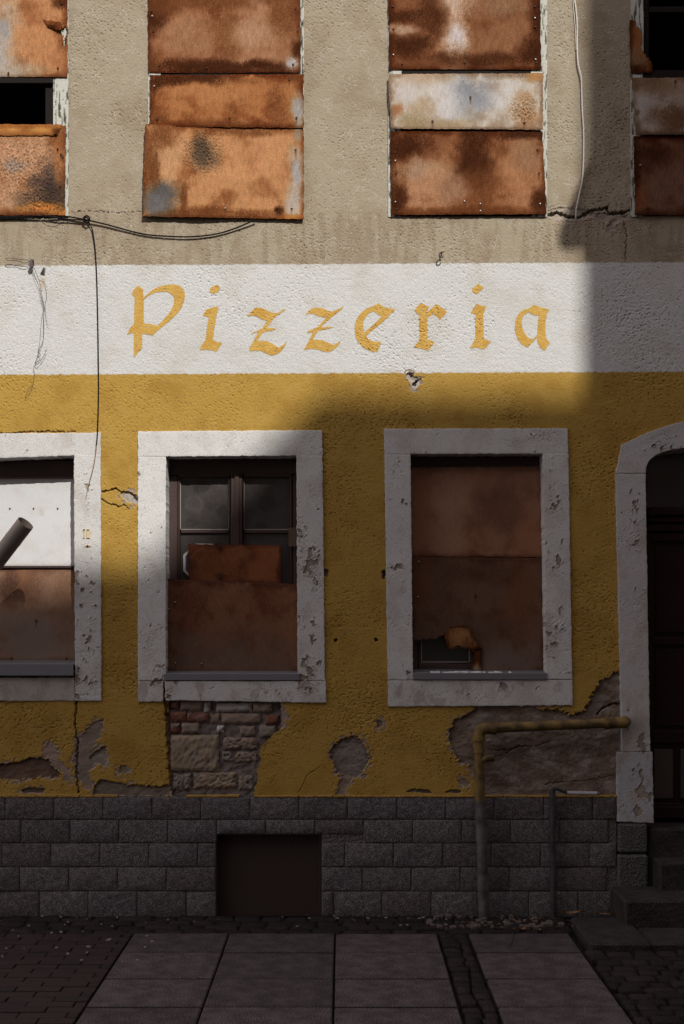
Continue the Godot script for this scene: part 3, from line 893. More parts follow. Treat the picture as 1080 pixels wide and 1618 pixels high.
# ---------------------------------------------------------------- boards
# stains: [u, v, ru, rv, colour, strength]
func board(called: String, label: String, q: Array, z: float, thick: float, base: Color, stains: Array, nails: Array, o := {}) -> Node3D:
	var w: float = maxf(q[0].distance_to(q[1]), q[3].distance_to(q[2])) / S
	var h: float = maxf(q[0].distance_to(q[3]), q[1].distance_to(q[2])) / S
	var step: float = o.get("step", 0.0042)
	var nx := int(w / step) + 2
	var ny := int(h / step) + 2
	var P := PackedVector3Array()
	var C := PackedColorArray()
	var keep := PackedByteArray()
	P.resize(nx * ny); C.resize(nx * ny); keep.resize(nx * ny)
	keep.fill(1)
	var blister: Array = o.get("blister", [])
	var dark_run := lin(58, 28, 12)
	var tone: float = o.get("tone", 1.0)
	var grain: float = o.get("grain", 0.19)
	var torn = null
	if o.has("torn"):
		torn = []
		for pl in o.torn:
			var a := PackedVector2Array()
			for p in pl: a.append(Vector2(p[0], p[1]))
			torn.append(a)
	var sd: float = q[0].x * 0.013 + q[0].y * 0.007
	for j in ny:
		var t := 1.0 - float(j) / (ny - 1)
		for i in nx:
			var s := float(i) / (nx - 1)
			var g: Vector2 = q[0].lerp(q[1], s).lerp(q[3].lerp(q[2], s), t)
			var x := gx(g.x)
			var y := gy(g.y)
			var e := minf(minf(s, 1 - s) * w, minf(t, 1 - t) * h)
			var k := j * nx + i
			var zz: float = z + N.low.get_noise_2d(x * 1.5 + sd, y * 1.5) * o.get("warp", 0.004) + N.mid.get_noise_2d(x * 0.5, y * 0.5 + sd) * 0.0006
			if o.has("lift"): zz += o.lift.call(s, t)
			if e < 0.006:
				x += N.edge.get_noise_2d(x * 0.5, y + sd) * 0.004
				y += N.edge.get_noise_2d(x, y * 0.5 + sd) * 0.003
				zz -= 0.0015
			var wu: float = N.warp.get_noise_2d(x * 0.45 + sd, y * 0.45) + 0.2 * N.warp2.get_noise_2d(x * 0.6, y * 0.5)
			var wv: float = N.warp.get_noise_2d(x * 0.45, y * 0.45 + sd + 4.0) + 0.25 * N.warp2.get_noise_2d(x * 0.6 + 3.0, y * 0.5)
			var rough_mix: float = N.mottle.get_noise_2d(x * 0.7, y * 0.5) + 0.6 * N.fibre.get_noise_2d(x * 1.6, y * 0.5)
			var c := base
			var soak: float = N.stain.get_noise_2d(x * 1.8 + sd * 3.0, y * 1.8)
			c = soak_in(c, Color(base.r * 0.40, base.g * 0.26, base.b * 0.15), clampf(soak * 1.2 + 0.25 * rough_mix, 0.0, 0.7) * minf(1.0, grain / 0.16))
			var damp: float = 0.04 + 0.05 * N.warp.get_noise_2d(x * 0.8 + 2.0, y * 0.8 + sd)
			if e < damp: c = soak_in(c, Color(base.r * 0.26, base.g * 0.14, base.b * 0.07), clampf(0.85 + 0.5 * rough_mix, 0.0, 1.0) * (1.0 - smoothstep(0.0, damp, e)) * minf(1.0, grain / 0.16))
			for b in stains:
				var du: float = (g.x - b[0]) / b[2] * 0.88 + wu * 0.6
				var dv: float = (g.y - b[1]) / b[3] * 0.88 + wv * 0.6
				var d := sqrt(du * du + dv * dv)
				if d < 1.5:
					var w8: float = b[5] * (1.0 - smoothstep(0.25, 1.5, d))
					w8 = clampf(w8 * (1.0 + 1.5 * (1.0 - w8) * rough_mix), 0.0, 1.0)
					c = soak_in(c, b[4], w8)
			var gr: float = N.fibre.get_noise_2d(x * 2.0 + sd, y * 0.3) * 1.0 + N.mottle.get_noise_2d(x, y) * 1.5 + N.flake.get_noise_2d(x * 1.2, y * 0.5 + sd) * 0.9
			c = shade_free(c, maxf(0.3, 1.0 + grain * gr))
			for n in nails:
				var nu: float = absf(g.x - n[0] + wu)
				var nv: float = g.y - n[1]
				if grain > 0.03 and nu < 2.2 and nv > -2.5 and nv < 13.0: c = soak_in(c, dark_run, 0.55 * (1.0 - nu / 2.2) * (1.0 - maxf(nv, 0.0) / 13.0))
			for b in blister:
				var du: float = (g.x - b[0]) / b[2]
				var dv: float = (g.y - b[1]) / b[3]
				var d := du * du + dv * dv
				if d < 1.4:
					var bl: float = N.pit.get_noise_2d(x * 2.2, y * 1.9) * 0.7 + N.flake.get_noise_2d(x * 1.5, y * 1.5) * 0.6
					zz += 0.006 * bl * (1.0 - d / 1.4) * b[4]
					if bl > 0.25: c = c.lerp(b[5], 0.7 * (1.0 - d / 1.4))
			var grey_of := c.r * 0.3 + c.g * 0.6 + c.b * 0.1     # sun-bleached surface
			c = c.lerp(Color(grey_of, grey_of, grey_of), 0.13)
			if grain > 0.03: c = Color(c.r * 1.12 * tone, c.g * 1.2 * tone, c.b * 1.22 * tone)
			P[k] = Vector3(x, y, zz)
			C[k] = c
			if torn != null:
				var rag: float = o.get("rag", 1.0)
				var pt := Vector2(g.x + wu * 3.5 + rag * 2.5 * N.flake.get_noise_2d(x * 2.0, y * 2.0), g.y + wv * 3.5 + rag * 2.5 * N.flake.get_noise_2d(x * 2.0 + 7.0, y * 2.0))
				for a in torn:
					if Geometry2D.is_point_in_polygon(pt, a): keep[k] = 0
	var r := thing(called, label, o.get("category", "board"), Vector3.ZERO, {"hardboard_panel": "boards nailed over the upstairs windows", "peeled_ply": "peeling plies of the torn board", "cover_sheet": "sheets filling the left window"}.get(called, ""))
	part("panel", sheet(P, C, nx, ny, keep, z - thick), o.get("mat", M.board), r)
	for n in nails:
		part("nail", M.nail_shape, M.nail_bright if n.size() > 2 else M.nail, r, Vector3(gx(n[0]), gy(n[1]), z + 0.002))
	return r

func soak_in(a: Color, b: Color, w: float) -> Color:
	return Color(pow(a.r, 1.0 - w) * pow(b.r, w), pow(a.g, 1.0 - w) * pow(b.g, w), pow(a.b, 1.0 - w) * pow(b.b, w))

func build_boards() -> void:
	M.nail_shape = tube(PackedVector3Array([Vector3(0, 0, -0.004), Vector3(0, 0, 0.0025), Vector3(0, 0, 0.004)]), [0.0045, 0.0045, 0.0028], 8)
	var tan := lin(188, 124, 74)
	var tan2 := lin(176, 110, 62)
	var brown := lin(104, 54, 20)
	var dark := lin(60, 27, 9)
	var pale := lin(196, 180, 168)
	var lav := lin(146, 138, 140)
	var grey := lin(88, 80, 84)
	var rust := lin(190, 110, 28)
	# far left window
	board("hardboard_panel", "tan weathered panel with a torn splinter, top left corner of the facade", [V(-142, -70), V(107, -70), V(107, 123), V(-142, 123)], 0.016, 0.006, tan,
		[[-10, 80, 34, 110, lin(170, 160, 160), 0.85], [6, 46, 8, 12, lav, 0.8], [40, 118, 40, 12, lin(165, 150, 135), 0.6], [95, 4, 14, 10, dark, 0.7], [95, 92, 16, 30, tan2, 0.7], [60, 60, 30, 60, tan2, 0.4], [98, 60, 10, 24, brown, 0.5], [-90, 40, 40, 60, brown, 0.5]],
		[[98, 8], [14, 118], [92, 110]],
		{"torn": [[[98, 47], [104, 44], [108, 52], [106, 58], [102, 62], [103, 74], [98, 77], [99, 58], [92, 50]]]})
	var flap := board("torn_splinter", "torn ochre splinter of board beside the top left window edge", [V(69, 34), V(96, 37), V(99, 52), V(76, 46)], 0.019, 0.003, lin(170, 104, 40), [[85, 45, 8, 6, dark, 0.8]], [], {"category": "splinter", "warp": 0.0, "lift": func(s, t): return 0.014 * s * t})
	board("hardboard_panel", "blistered panel with black mould and orange rust at its lower corner", [V(-142, 203), V(104, 200), V(103, 341), V(-142, 343)], 0.016, 0.006, lin(176, 118, 74),
		[[30, 250, 60, 50, lin(190, 136, 98), 0.8], [20, 262, 18, 10, lin(150, 130, 122), 0.7], [84, 300, 26, 34, lin(62, 48, 46), 0.95], [70, 320, 40, 16, lin(78, 58, 46), 0.8], [66, 331, 28, 9, rust, 0.95], [98, 338, 12, 5, rust, 0.9], [90, 222, 14, 16, brown, 0.6], [96, 262, 8, 44, lin(160, 92, 40), 0.6], [10, 320, 30, 20, lin(190, 140, 105), 0.6], [-80, 280, 50, 60, brown, 0.5]],
		[[92, 237], [97, 246], [96, 296], [100, 250]], {"grain": 0.24, "blister": [[35, 270, 65, 60, 1.0, lin(120, 84, 62)], [75, 318, 40, 26, 1.0, lin(50, 38, 34)]]})
	board("board_lip", "ochre strip of board along the top edge of the mouldy panel", [V(-142, 198), V(99, 199), V(92, 216), V(-142, 217)], 0.024, 0.006, lin(196, 128, 48), [[90, 214, 6, 6, dark, 0.8], [20, 214, 60, 4, lin(160, 96, 36), 0.7]], [[89, 214]], {"grain": 0.08})
	# second window
	board("hardboard_panel", "brown stained upper panel on the window above letter P", [V(233, -70), V(474, -70), V(475, 116), V(235, 117)], 0.017, 0.006, lin(150, 92, 56),
		[[400, 55, 50, 40, lin(174, 124, 92), 0.9], [290, 60, 40, 36, lin(160, 108, 72), 0.8], [245, 18, 18, 26, dark, 0.85], [262, 8, 40, 16, brown, 0.8], [340, 2, 60, 12, brown, 0.7], [355, 60, 20, 60, brown, 0.5], [470, 70, 9, 20, dark, 0.8], [465, 57, 9, 11, lin(176, 120, 80), 0.7], [445, 30, 22, 40, brown, 0.6], [340, 108, 110, 9, dark, 0.85], [420, 105, 28, 8, dark, 0.8], [240, 100, 16, 20, brown, 0.7], [462, 101, 13, 12, lin(178, 170, 172), 0.95], [468, 6, 10, 30, brown, 0.7]],
		[[241, 28, 1], [243, 52], [240, 20], [467, 16], [470, 52], [327, 110], [252, 106], [463, 104]])
	board("hardboard_panel", "narrow orange-brown middle panel on the window above letter P", [V(238, 122), V(479, 121), V(480, 205), V(238, 203)], 0.031, 0.006, lin(164, 98, 46),
		[[330, 150, 60, 20, lin(178, 112, 58), 0.7], [300, 128, 70, 8, dark, 0.75], [248, 132, 10, 12, dark, 0.7], [470, 180, 9, 34, lin(162, 154, 156), 0.95], [474, 160, 5, 10, lin(150, 140, 146), 0.8], [440, 170, 14, 30, brown, 0.5], [250, 192, 14, 14, brown, 0.7], [360, 200, 60, 7, brown, 0.6], [465, 128, 12, 6, brown, 0.7]],
		[[245, 140, 1], [249, 192], [363, 190], [457, 130], [468, 190]])
	board("hardboard_panel", "large tan lower panel with grey corner and blistered mould patch", [V(231, 200), V(480, 203), V(480, 348), V(226, 344)], 0.022, 0.009, lin(186, 124, 72),
		[[260, 250, 26, 40, lin(196, 142, 98), 0.7], [410, 250, 60, 50, lin(194, 130, 80), 0.6], [256, 312, 24, 24, lin(88, 81, 82), 0.97], [245, 328, 16, 14, lin(104, 98, 99), 0.9], [242, 270, 14, 34, brown, 0.8], [252, 218, 20, 16, brown, 0.7], [322, 244, 20, 22, lin(84, 66, 52), 0.85], [468, 272, 10, 36, lin(162, 153, 155), 0.95], [464, 322, 13, 24, lin(176, 160, 152), 0.9], [472, 214, 7, 10, lav, 0.7], [290, 320, 5, 20, brown, 0.85], [318, 338, 50, 8, brown, 0.8], [400, 340, 40, 6, brown, 0.55], [440, 333, 8, 7, dark, 0.8], [460, 345, 20, 4, rust, 0.8], [400, 211, 60, 6, brown, 0.6]],
		[[249, 247, 1], [250, 272], [467, 240], [461, 330, 1], [356, 331, 1], [438, 331]], {"warp": 0.008, "blister": [[322, 245, 34, 36, 1.3, lin(92, 66, 44)]], "lift": func(s, t): return 0.012 * (1.0 - s) * (1.0 - s)})
	# third window
	board("hardboard_panel", "rust-brown upper panel with a pale drip streak, left of the white cable", [V(612, -70), V(852, -70), V(854, 112), V(615, 111)], 0.017, 0.006, lin(128, 74, 40),
		[[718, 40, 24, 80, lin(176, 132, 104), 0.95], [722, 62, 15, 24, lin(196, 180, 180), 0.9], [720, 2, 24, 20, lin(196, 160, 136), 0.8], [640, 48, 22, 10, lin(178, 140, 116), 0.85], [640, 75, 34, 14, dark, 0.85], [636, 25, 30, 10, dark, 0.7], [680, 20, 22, 40, dark, 0.55], [790, 60, 40, 50, lin(142, 92, 58), 0.7], [790, 12, 40, 16, lin(140, 104, 76), 0.6], [840, 78, 18, 26, dark, 0.9], [846, 20, 12, 26, dark, 0.8], [760, 96, 80, 10, dark, 0.7], [670, 104, 50, 8, lin(110, 62, 30), 0.7]],
		[[620, 13], [621, 48], [621, 89, 1], [635, 103], [733, 101], [844, 13], [844, 31, 1], [845, 45], [845, 96, 1], [846, 101]])
	board("hardboard_panel", "pale bleached middle panel with a blue-grey patch, left of white cable", [V(613, 121), V(856, 119), V(856, 208), V(617, 206)], 0.031, 0.006, lin(192, 174, 160),
		[[742, 160, 34, 34, lin(150, 144, 148), 0.9], [740, 150, 20, 22, lin(132, 128, 134), 0.6], [700, 165, 30, 34, lin(204, 192, 190), 0.7], [800, 170, 26, 30, lin(198, 188, 184), 0.7], [830, 186, 24, 22, lin(160, 112, 70), 0.8], [828, 158, 16, 12, lin(172, 126, 86), 0.6], [627, 178, 11, 10, lin(160, 100, 60), 0.9], [665, 128, 44, 9, lin(184, 150, 120), 0.8], [665, 178, 18, 16, lin(170, 138, 104), 0.7], [690, 200, 50, 8, lin(160, 130, 96), 0.8], [650, 194, 16, 10, lin(150, 124, 86), 0.7], [845, 126, 14, 8, lin(180, 120, 60), 0.8], [640, 150, 22, 18, lin(196, 180, 176), 0.6]],
		[[682, 195], [827, 197], [742, 158]], {"grain": 0.12, "blister": [[826, 178, 22, 24, 1.2, lin(120, 70, 36)]]})
	board("hardboard_panel", "dark brown lower panel with two tan clouds, left of white cable", [V(616, 209), V(856, 209), V(862, 340), V(618, 341)], 0.020, 0.006, lin(132, 78, 42),
		[[672, 290, 46, 42, lin(170, 116, 78), 0.95], [655, 270, 30, 14, lin(160, 124, 98), 0.7], [815, 290, 36, 50, lin(166, 108, 66), 0.95], [835, 245, 20, 24, lin(150, 106, 74), 0.8], [690, 300, 30, 30, lin(180, 124, 84), 0.6], [645, 230, 34, 20, dark, 0.9], [720, 225, 12, 22, lin(150, 90, 48), 0.7], [745, 250, 26, 40, dark, 0.85], [765, 300, 20, 40, brown, 0.7], [830, 216, 40, 7, dark, 0.85], [850, 320, 14, 18, dark, 0.8], [628, 318, 14, 22, dark, 0.85], [740, 335, 120, 6, brown, 0.8], [716, 295, 22, 26, lin(140, 100, 74), 0.6]],
		[[624, 243], [624, 256, 1], [625, 276], [624, 321, 1], [626, 332], [733, 320, 1], [758, 324, 1], [758, 335, 1], [848, 239], [850, 276], [852, 324, 1]])
	# far right window
	board("board_remnant", "torn orange-brown scrap of board beside the dark top right opening", [V(993, 34), V(1030, 38), V(1030, 117), V(995, 117)], 0.020, 0.006, lin(150, 92, 44),
		[[1005, 95, 16, 20, lin(130, 96, 70), 0.7], [1012, 60, 12, 20, lin(156, 88, 34), 0.8], [1003, 110, 14, 6, dark, 0.6]], [[1003, 110]],
		{"torn": [[[1003, 28], [1001, 44], [1010, 47], [1013, 58], [1010, 78], [1020, 92], [1028, 104], [1027, 122], [1044, 122], [1044, 20], [1003, 20]]], "step": 0.003})
	board("hardboard_panel", "bleached greyish middle panel on the shaded top right window", [V(996, 127), V(1242, 124), V(1242, 216), V(1003, 216)], 0.031, 0.006, lin(176, 154, 142),
		[[1030, 140, 24, 14, lin(130, 96, 66), 0.8], [1003, 145, 8, 16, lin(120, 84, 56), 0.8], [1065, 190, 30, 20, lin(110, 72, 46), 0.85], [1060, 142, 20, 14, lin(150, 112, 84), 0.6], [1010, 175, 14, 20, lin(190, 178, 172), 0.7], [1004, 180, 5, 6, lin(110, 84, 52), 0.8], [1150, 170, 60, 30, lin(120, 80, 52), 0.6]],
		[[1064, 133]], {"grain": 0.12})
	board("hardboard_panel", "dark brown lower panel on the shaded top right window", [V(1000, 217), V(1242, 217), V(1242, 343), V(1002, 341)], 0.020, 0.006, lin(116, 70, 46),
		[[1030, 250, 26, 20, lin(70, 34, 20), 0.8], [1050, 300, 34, 40, lin(128, 92, 76), 0.8], [1010, 320, 10, 20, lin(140, 76, 36), 0.7], [1020, 340, 30, 6, lin(90, 54, 40), 0.6], [1150, 280, 50, 50, dark, 0.6]],
		[[1010, 263, 1], [1008, 278], [1022, 331], [1007, 240]])
	# left ground-floor window
	board("cover_sheet", "smooth white panel filling the upper half of the left window", [V(-92, 752), V(123, 747), V(123, 893), V(-92, 893)], -0.135, 0.012, Color(0.72, 0.72, 0.725),
		[[56, 806, 4, 5, Color(0.55, 0.53, 0.48), 0.6]], [[5, 800], [43, 800], [82, 800]], {"grain": 0.015, "mat": M.slick, "warp": 0.002, "category": "panel"})
	board("cover_sheet", "brown board with a ring stain under the white panel", [V(-92, 897), V(123, 897), V(123, 1050), V(-92, 1050)], -0.130, 0.01, lin(150, 110, 84),
		[[30, 912, 26, 26, lin(104, 62, 40), 0.7], [28, 908, 15, 16, lin(140, 92, 60), 0.8], [5, 922, 14, 18, lin(80, 48, 34), 0.7], [60, 1010, 90, 40, lin(136, 114, 104), 0.8], [100, 960, 20, 60, lin(126, 84, 58), 0.5]],
		[[48, 981], [8, 1042], [96, 1042]], {"grain": 0.07, "mat": M.slick})
	# middle window
	board("small_plywood_panel", "small reddish plywood panel in front of the glazed middle window", [V(294, 858), V(442, 860), V(442, 925), V(295, 925)], -0.088, 0.008, lin(134, 74, 34),
		[[330, 900, 30, 30, lin(112, 54, 20), 0.6], [345, 861, 6, 5, dark, 0.7], [420, 880, 24, 30, lin(146, 76, 30), 0.5], [345, 912, 8, 7, dark, 0.6]], [[345, 866], [345, 912]], {"grain": 0.13, "mat": M.slick})
	board("large_plywood_panel", "large reddish plywood panel closing the lower half of middle window", [V(256, 914), V(478, 922), V(478, 1069), V(256, 1062)], -0.075, 0.008, lin(118, 72, 46),
		[[330, 1004, 110, 12, lin(100, 68, 50), 0.6], [400, 985, 90, 7, lin(110, 76, 54), 0.5], [360, 1045, 130, 34, lin(92, 70, 60), 0.75], [300, 950, 20, 40, lin(92, 42, 18), 0.5], [420, 950, 20, 30, lin(92, 44, 20), 0.4]],
		[[274, 1048, 1], [273, 951, 1], [264, 962, 1], [316, 1049, 1]], {"grain": 0.12, "tone": 1.25, "mat": M.slick})
	# right window
	board("upper_plywood_panel", "glossy reddish-brown upper panel filling the right window", [V(645, 736), V(862, 734), V(862, 879), V(645, 878)], -0.082, 0.008, lin(134, 86, 60),
		[[665, 800, 16, 70, lin(138, 74, 44), 0.7], [715, 800, 24, 80, lin(146, 104, 80), 0.7], [790, 800, 40, 40, lin(92, 56, 38), 0.7], [840, 850, 24, 40, lin(140, 84, 50), 0.6], [760, 760, 60, 20, lin(142, 92, 62), 0.5]],
		[], {"grain": 0.08, "tone": 1.3, "mat": M.gloss})
	board("lower_plywood_panel", "brown lower panel with a ragged hole, right ground-floor window", [V(648, 879), V(865, 880), V(867, 1068), V(649, 1066)], -0.076, 0.008, lin(102, 70, 52),
		[[700, 930, 26, 60, lin(84, 52, 36), 0.6], [668, 920, 14, 50, lin(110, 62, 28), 0.6], [830, 940, 30, 60, lin(112, 62, 30), 0.6], [760, 900, 60, 20, lin(80, 46, 30), 0.5], [800, 1050, 60, 26, lin(104, 84, 76), 0.8], [780, 990, 60, 20, lin(84, 54, 40), 0.5]],
		[[663, 886, 1], [661, 942, 1], [753, 941]],
		{"grain": 0.1, "tone": 1.15, "mat": M.slick, "torn": [[[640, 1014], [668, 1012], [690, 1008], [705, 1002], [722, 1003], [742, 1022], [752, 1034], [752, 1050], [748, 1080], [640, 1080]]]})
	board("peeled_ply", "curled ochre ply peeling from the hole in the lower panel", [V(699, 992), V(744, 988), V(764, 1026), V(708, 1027)], -0.060, 0.004, lin(132, 88, 48),
		[[720, 1000, 18, 12, lin(160, 108, 58), 0.6], [745, 1020, 16, 8, lin(120, 72, 34), 0.7]], [],
		{"grain": 0.32, "rag": 2.2, "warp": 0.022, "category": "ply", "step": 0.0028, "torn": [[[690, 985], [703, 990], [712, 988], [701, 1004], [690, 1012]], [[716, 1030], [722, 1019], [742, 1023], [746, 1030]], [[738, 984], [770, 984], [770, 1030], [757, 1018]], [[690, 1030], [704, 1012], [712, 1030]]], "lift": func(s, t): return 0.02 * t * (1.0 - t)})
	board("peeled_ply", "narrow tongue of ply hanging beside the hole in lower panel", [V(752, 1024), V(763, 1024), V(762, 1064), V(746, 1062)], -0.066, 0.004, lin(128, 84, 50), [[756, 1058, 8, 8, lin(150, 130, 116), 0.7]], [], {"category": "ply", "step": 0.003, "warp": 0.01})

# ---------------------------------------------------------------- windows and door
func build_windows(house: Node3D) -> void:
	# upstairs: old flush frames showing round the boards
	var pw := Color(0.60, 0.60, 0.53)
	var xs := [[-144.0, 108.0], [234.0, 480.0], [613.0, 864.0], [996.0, 1243.0]]
	for k in 4:
		var w := node("upper_window", house)
		var a: float = xs[k][0]
		var b: float = xs[k][1]
		for s in [[V(a, -70), V(a + 20, -70), V(a + 20, 343), V(a, 343)], [V(b - 24, -70), V(b, -70), V(b, 343), V(b - 24, 343)]]:
			peeling_bar("frame_post", w, s, 0.006, -0.06, pw)
		part("frame_rail", gbox(a + 20.5, 333, b - 24.5, 342, -0.06, 0.004, 0.004), M.dark_wood, w)
		part("transom", gbox(a + 20.5, 112, b - 24.5, 124 if k != 0 else 133, -0.06, 0.010, 0.004), M.dark_wood, w)
		if k == 0 or k == 3:
			part("sash_stile", gbox(70 if k == 0 else 1012, 133 if k == 0 else -70, 83.5 if k == 0 else 1026, 333 if k == 0 else 111.5, -0.055, -0.012, 0.004), M.dark_wood, w)
			if k == 3: part("sash_rail", gbox(1026.5, 8, 1218, 18, -0.055, -0.012, 0.004), M.dark_wood, w)
		else:
			part("pane", gbox(a + 20.5, -70, b - 24.5, 111.5, -0.04, -0.036, 0.0005), M.glass, w)
	# pale blocks left in the gap
	part("gap_block", gbox(236, 117.5, 254, 121, 0.004, 0.012, 0.001), mat(pw, 0.9, M.t_grain), house)
	part("gap_block", gbox(620, 113.5, 634, 119, 0.004, 0.012, 0.001), mat(pw, 0.9, M.t_grain), house)
	part("gap_block", gbox(838, 114.5, 857, 119.5, 0.004, 0.012, 0.001), mat(pw, 0.9, M.t_grain), house)
	part("gap_block", gbox(999, 119.5, 1013, 124.5, 0.004, 0.014, 0.001), mat(pw, 0.9, M.t_grain), house)
	# left window: frame head, gap bead, metal sill
	var w0 := node("ground_floor_window", house)
	part("frame_head", gbox(-92, 722, 124, 752, -0.2, -0.12, 0.006), M.brown_wood, w0)
	part("frame_stile", gbox(100, 752.5, 124, 1060, -0.2, -0.15, 0.006), M.brown_wood, w0)
	part("glazing_bead", gbox(-90, 892.5, 118, 896.5, -0.15, -0.118, 0.002), M.iron, w0)
	sill(w0, -94, 117.5, 1049, 1067, 0.035)
	# middle window
	var w1 := node("ground_floor_window", house)
	w1.set_meta("label", "brown two-leaf casement window with dirty panes")
	part("frame_head", gbox(256, 715, 476, 746, -0.2, -0.12, 0.006), M.brown_wood, w1)
	part("frame_stile", gbox(256, 746.5, 276, 1075, -0.2, -0.125, 0.006), M.brown_wood, w1)
	part("frame_stile", gbox(460, 746.5, 478, 1075, -0.2, -0.125, 0.006), M.brown_wood, w1)
	for c in [[276.5, 359.0, 280.5, 357.0], [382.0, 459.5, 383.0, 455.0]]:
		part("casement_rail", gbox(c[0], 743, c[1], 750, -0.17, -0.122, 0.004), M.brown_wood, w1)
		part("glazing_bar", gbox(c[2], 834.5, c[3], 840, -0.158, -0.13, 0.003), M.brown_wood, w1)
		part("putty_line", gbox(c[2] - 0.2, 833.2, c[3] + 0.2, 834.3, -0.15, -0.134, 0.0005), M.putty, w1)
		part("putty_line", gbox(c[2] - 1.4, 752, c[2] - 0.4, 833, -0.15, -0.136, 0.0005), M.putty, w1)
		if c[0] < 300: part("putty_line", gbox(c[3] + 0.2, 752, c[3] + 1.2, 833, -0.15, -0.136, 0.0005), M.putty, w1)
		dusty_pane(w1, c[2] - 1, 750, c[3] + 1, 834.5)
		dusty_pane(w1, c[2] - 1, 840, c[3] + 1, 1060)
		part("casement_stile", gbox(c[0], 750.2, c[2] - 1.5, 1060, -0.17, -0.122, 0.004), M.brown_wood, w1)
		part("casement_stile", gbox(c[3] + 1.3, 750.2, c[1], 1060, -0.17, -0.122, 0.004), M.brown_wood, w1)
	part("meeting_stile", gbox(361, 743, 380, 1060, -0.175, -0.112, 0.005), M.brown_wood, w1)
	part("astragal", gbox(368, 743, 375, 1060, -0.112, -0.104, 0.003), M.brown_wood, w1)
	sill(w1, 259.5, 472.5, 1064.5, 1074.5, 0.02)
	# right window
	var w2 := node("ground_floor_window", house)
	part("frame_head", gbox(643, 712, 866, 738, -0.2, -0.11, 0.006), M.brown_wood, w2)
	part("frame_stile", gbox(643, 738.5, 662, 1078, -0.2, -0.11, 0.006), M.brown_wood, w2)
	part("frame_stile", gbox(852, 738.5, 868, 1078, -0.2, -0.11, 0.006), M.brown_wood, w2)
	part("bottom_rail", gbox(662.5, 1049, 851.5, 1070, -0.18, -0.11, 0.006), M.brown_wood, w2)
	part("meeting_stile", gbox(747, 738.5, 760, 1048.5, -0.18, -0.11, 0.004), M.brown_wood, w2)
	part("casement_stile", gbox(662.5, 738.5, 667, 1048.5, -0.17, -0.12, 0.003), M.brown_wood, w2)
	part("putty_line", gbox(667.5, 1046.3, 746, 1048, -0.15, -0.125, 0.0005), M.putty, w2)
	part("putty_line", gbox(667.3, 1010, 668.8, 1046, -0.15, -0.125, 0.0005), M.putty, w2)
	part("putty_line", gbox(744.6, 1010, 746.1, 1046, -0.15, -0.125, 0.0005), M.putty, w2)
	part("pane", gbox(667.5, 900, 746.5, 1048, -0.1455, -0.1425, 0.0004), M.dirty_glass, w2)
	sill(w2, 652, 863.5, 1063.5, 1073.5, 0.02)
	# flakes of white paint lying along the sill
	var st := begin()
	for i in 46:
		var u := rng.randf_range(680, 806)
		var r := rng.randf_range(1.0, 3.4)
		add_box(st, Vector3(gx(u - r), gy(1063.6), rng.randf_range(-0.04, 0.0)), Vector3(gx(u + r), gy(1062.2 - rng.randf() * 1.5), rng.randf_range(0.004, 0.016)), 0.001)
	part("paint_flakes", st.commit(), mat(Color(0.7, 0.69, 0.68), 0.9), w2).set_meta("kind", "stuff")

func dusty_pane(w: Node, u0: float, v0: float, u1: float, v1: float) -> void:
	# old glass under a skin of dust, wiped and water-marked in round patches
	var marks := [[313, 765, 15, 13, -1.0], [300, 792, 17, 16, 0.9], [301, 792, 12, 11, -0.6], [347, 805, 10, 13, -0.8], [330, 790, 12, 12, -0.5], [298, 822, 12, 8, -0.6], [420, 792, 18, 15, -0.9], [408, 827, 11, 7, -1.2], [406, 848, 10, 5, -0.8], [440, 770, 14, 16, 0.6], [395, 765, 12, 20, 0.5], [345, 762, 8, 9, 0.5]]
	var nx := int((u1 - u0) / 1.2) + 2
	var ny := int((v1 - v0) / 1.2) + 2
	var P := PackedVector3Array()
	var C := PackedColorArray()
	for j in ny:
		for i in nx:
			var u := lerpf(u0, u1, float(i) / (nx - 1))
			var v := lerpf(v1, v0, float(j) / (ny - 1))
			var x := gx(u)
			var y := gy(v)
			var k: float = 1.0 + 0.2 * N.stain.get_noise_2d(x * 4.0, y * 3.0) + 0.2 * N.mottle.get_noise_2d(x, y)
			for b in marks:
				var du: float = (u - b[0]) / b[2] + 0.3 * N.warp.get_noise_2d(x, y)
				var dv: float = (v - b[1]) / b[3] + 0.3 * N.warp.get_noise_2d(x + 5.0, y)
				k += 0.35 * b[4] * (1.0 - smoothstep(0.75, 1.05, sqrt(du * du + dv * dv)))
			if N.fleck.get_noise_2d(x, y) > 0.72: k += 0.8
			P.append(Vector3(x, y, -0.1455))
			C.append(shade_free(Color(0.05, 0.043, 0.041), maxf(0.2, k)))
	part("pane", sheet(P, C, nx, ny, PackedByteArray(), -0.1485), M.dusty, w)

func sill(w: Node, u0: float, u1: float, v0: float, v1: float, out: float) -> void:
	# folded zinc sill: sloping top and front lip
	var s := node("metal_sill", w)
	var st := begin()
	var a := Vector3(gx(u0), gy(v0 - 5), -0.12)
	var b := Vector3(gx(u1), gy(v0 - 5), -0.12)
	var c := Vector3(gx(u1), gy(v0), out)
	var d := Vector3(gx(u0), gy(v0), out)
	poly(st, [a, b, c, d], Vector3.UP)
	poly(st, [a - Vector3(0, 0.004, 0), b - Vector3(0, 0.004, 0), c - Vector3(0, 0.004, 0), d - Vector3(0, 0.004, 0)], Vector3.DOWN)
	s.name = "metal_sill"
	part("sill_top", st.commit(), M.zinc, s)
	part("sill_lip", gbox(u0, v0 - 0.4, u1, v1, out - 0.004, out, 0.001), M.zinc, s)

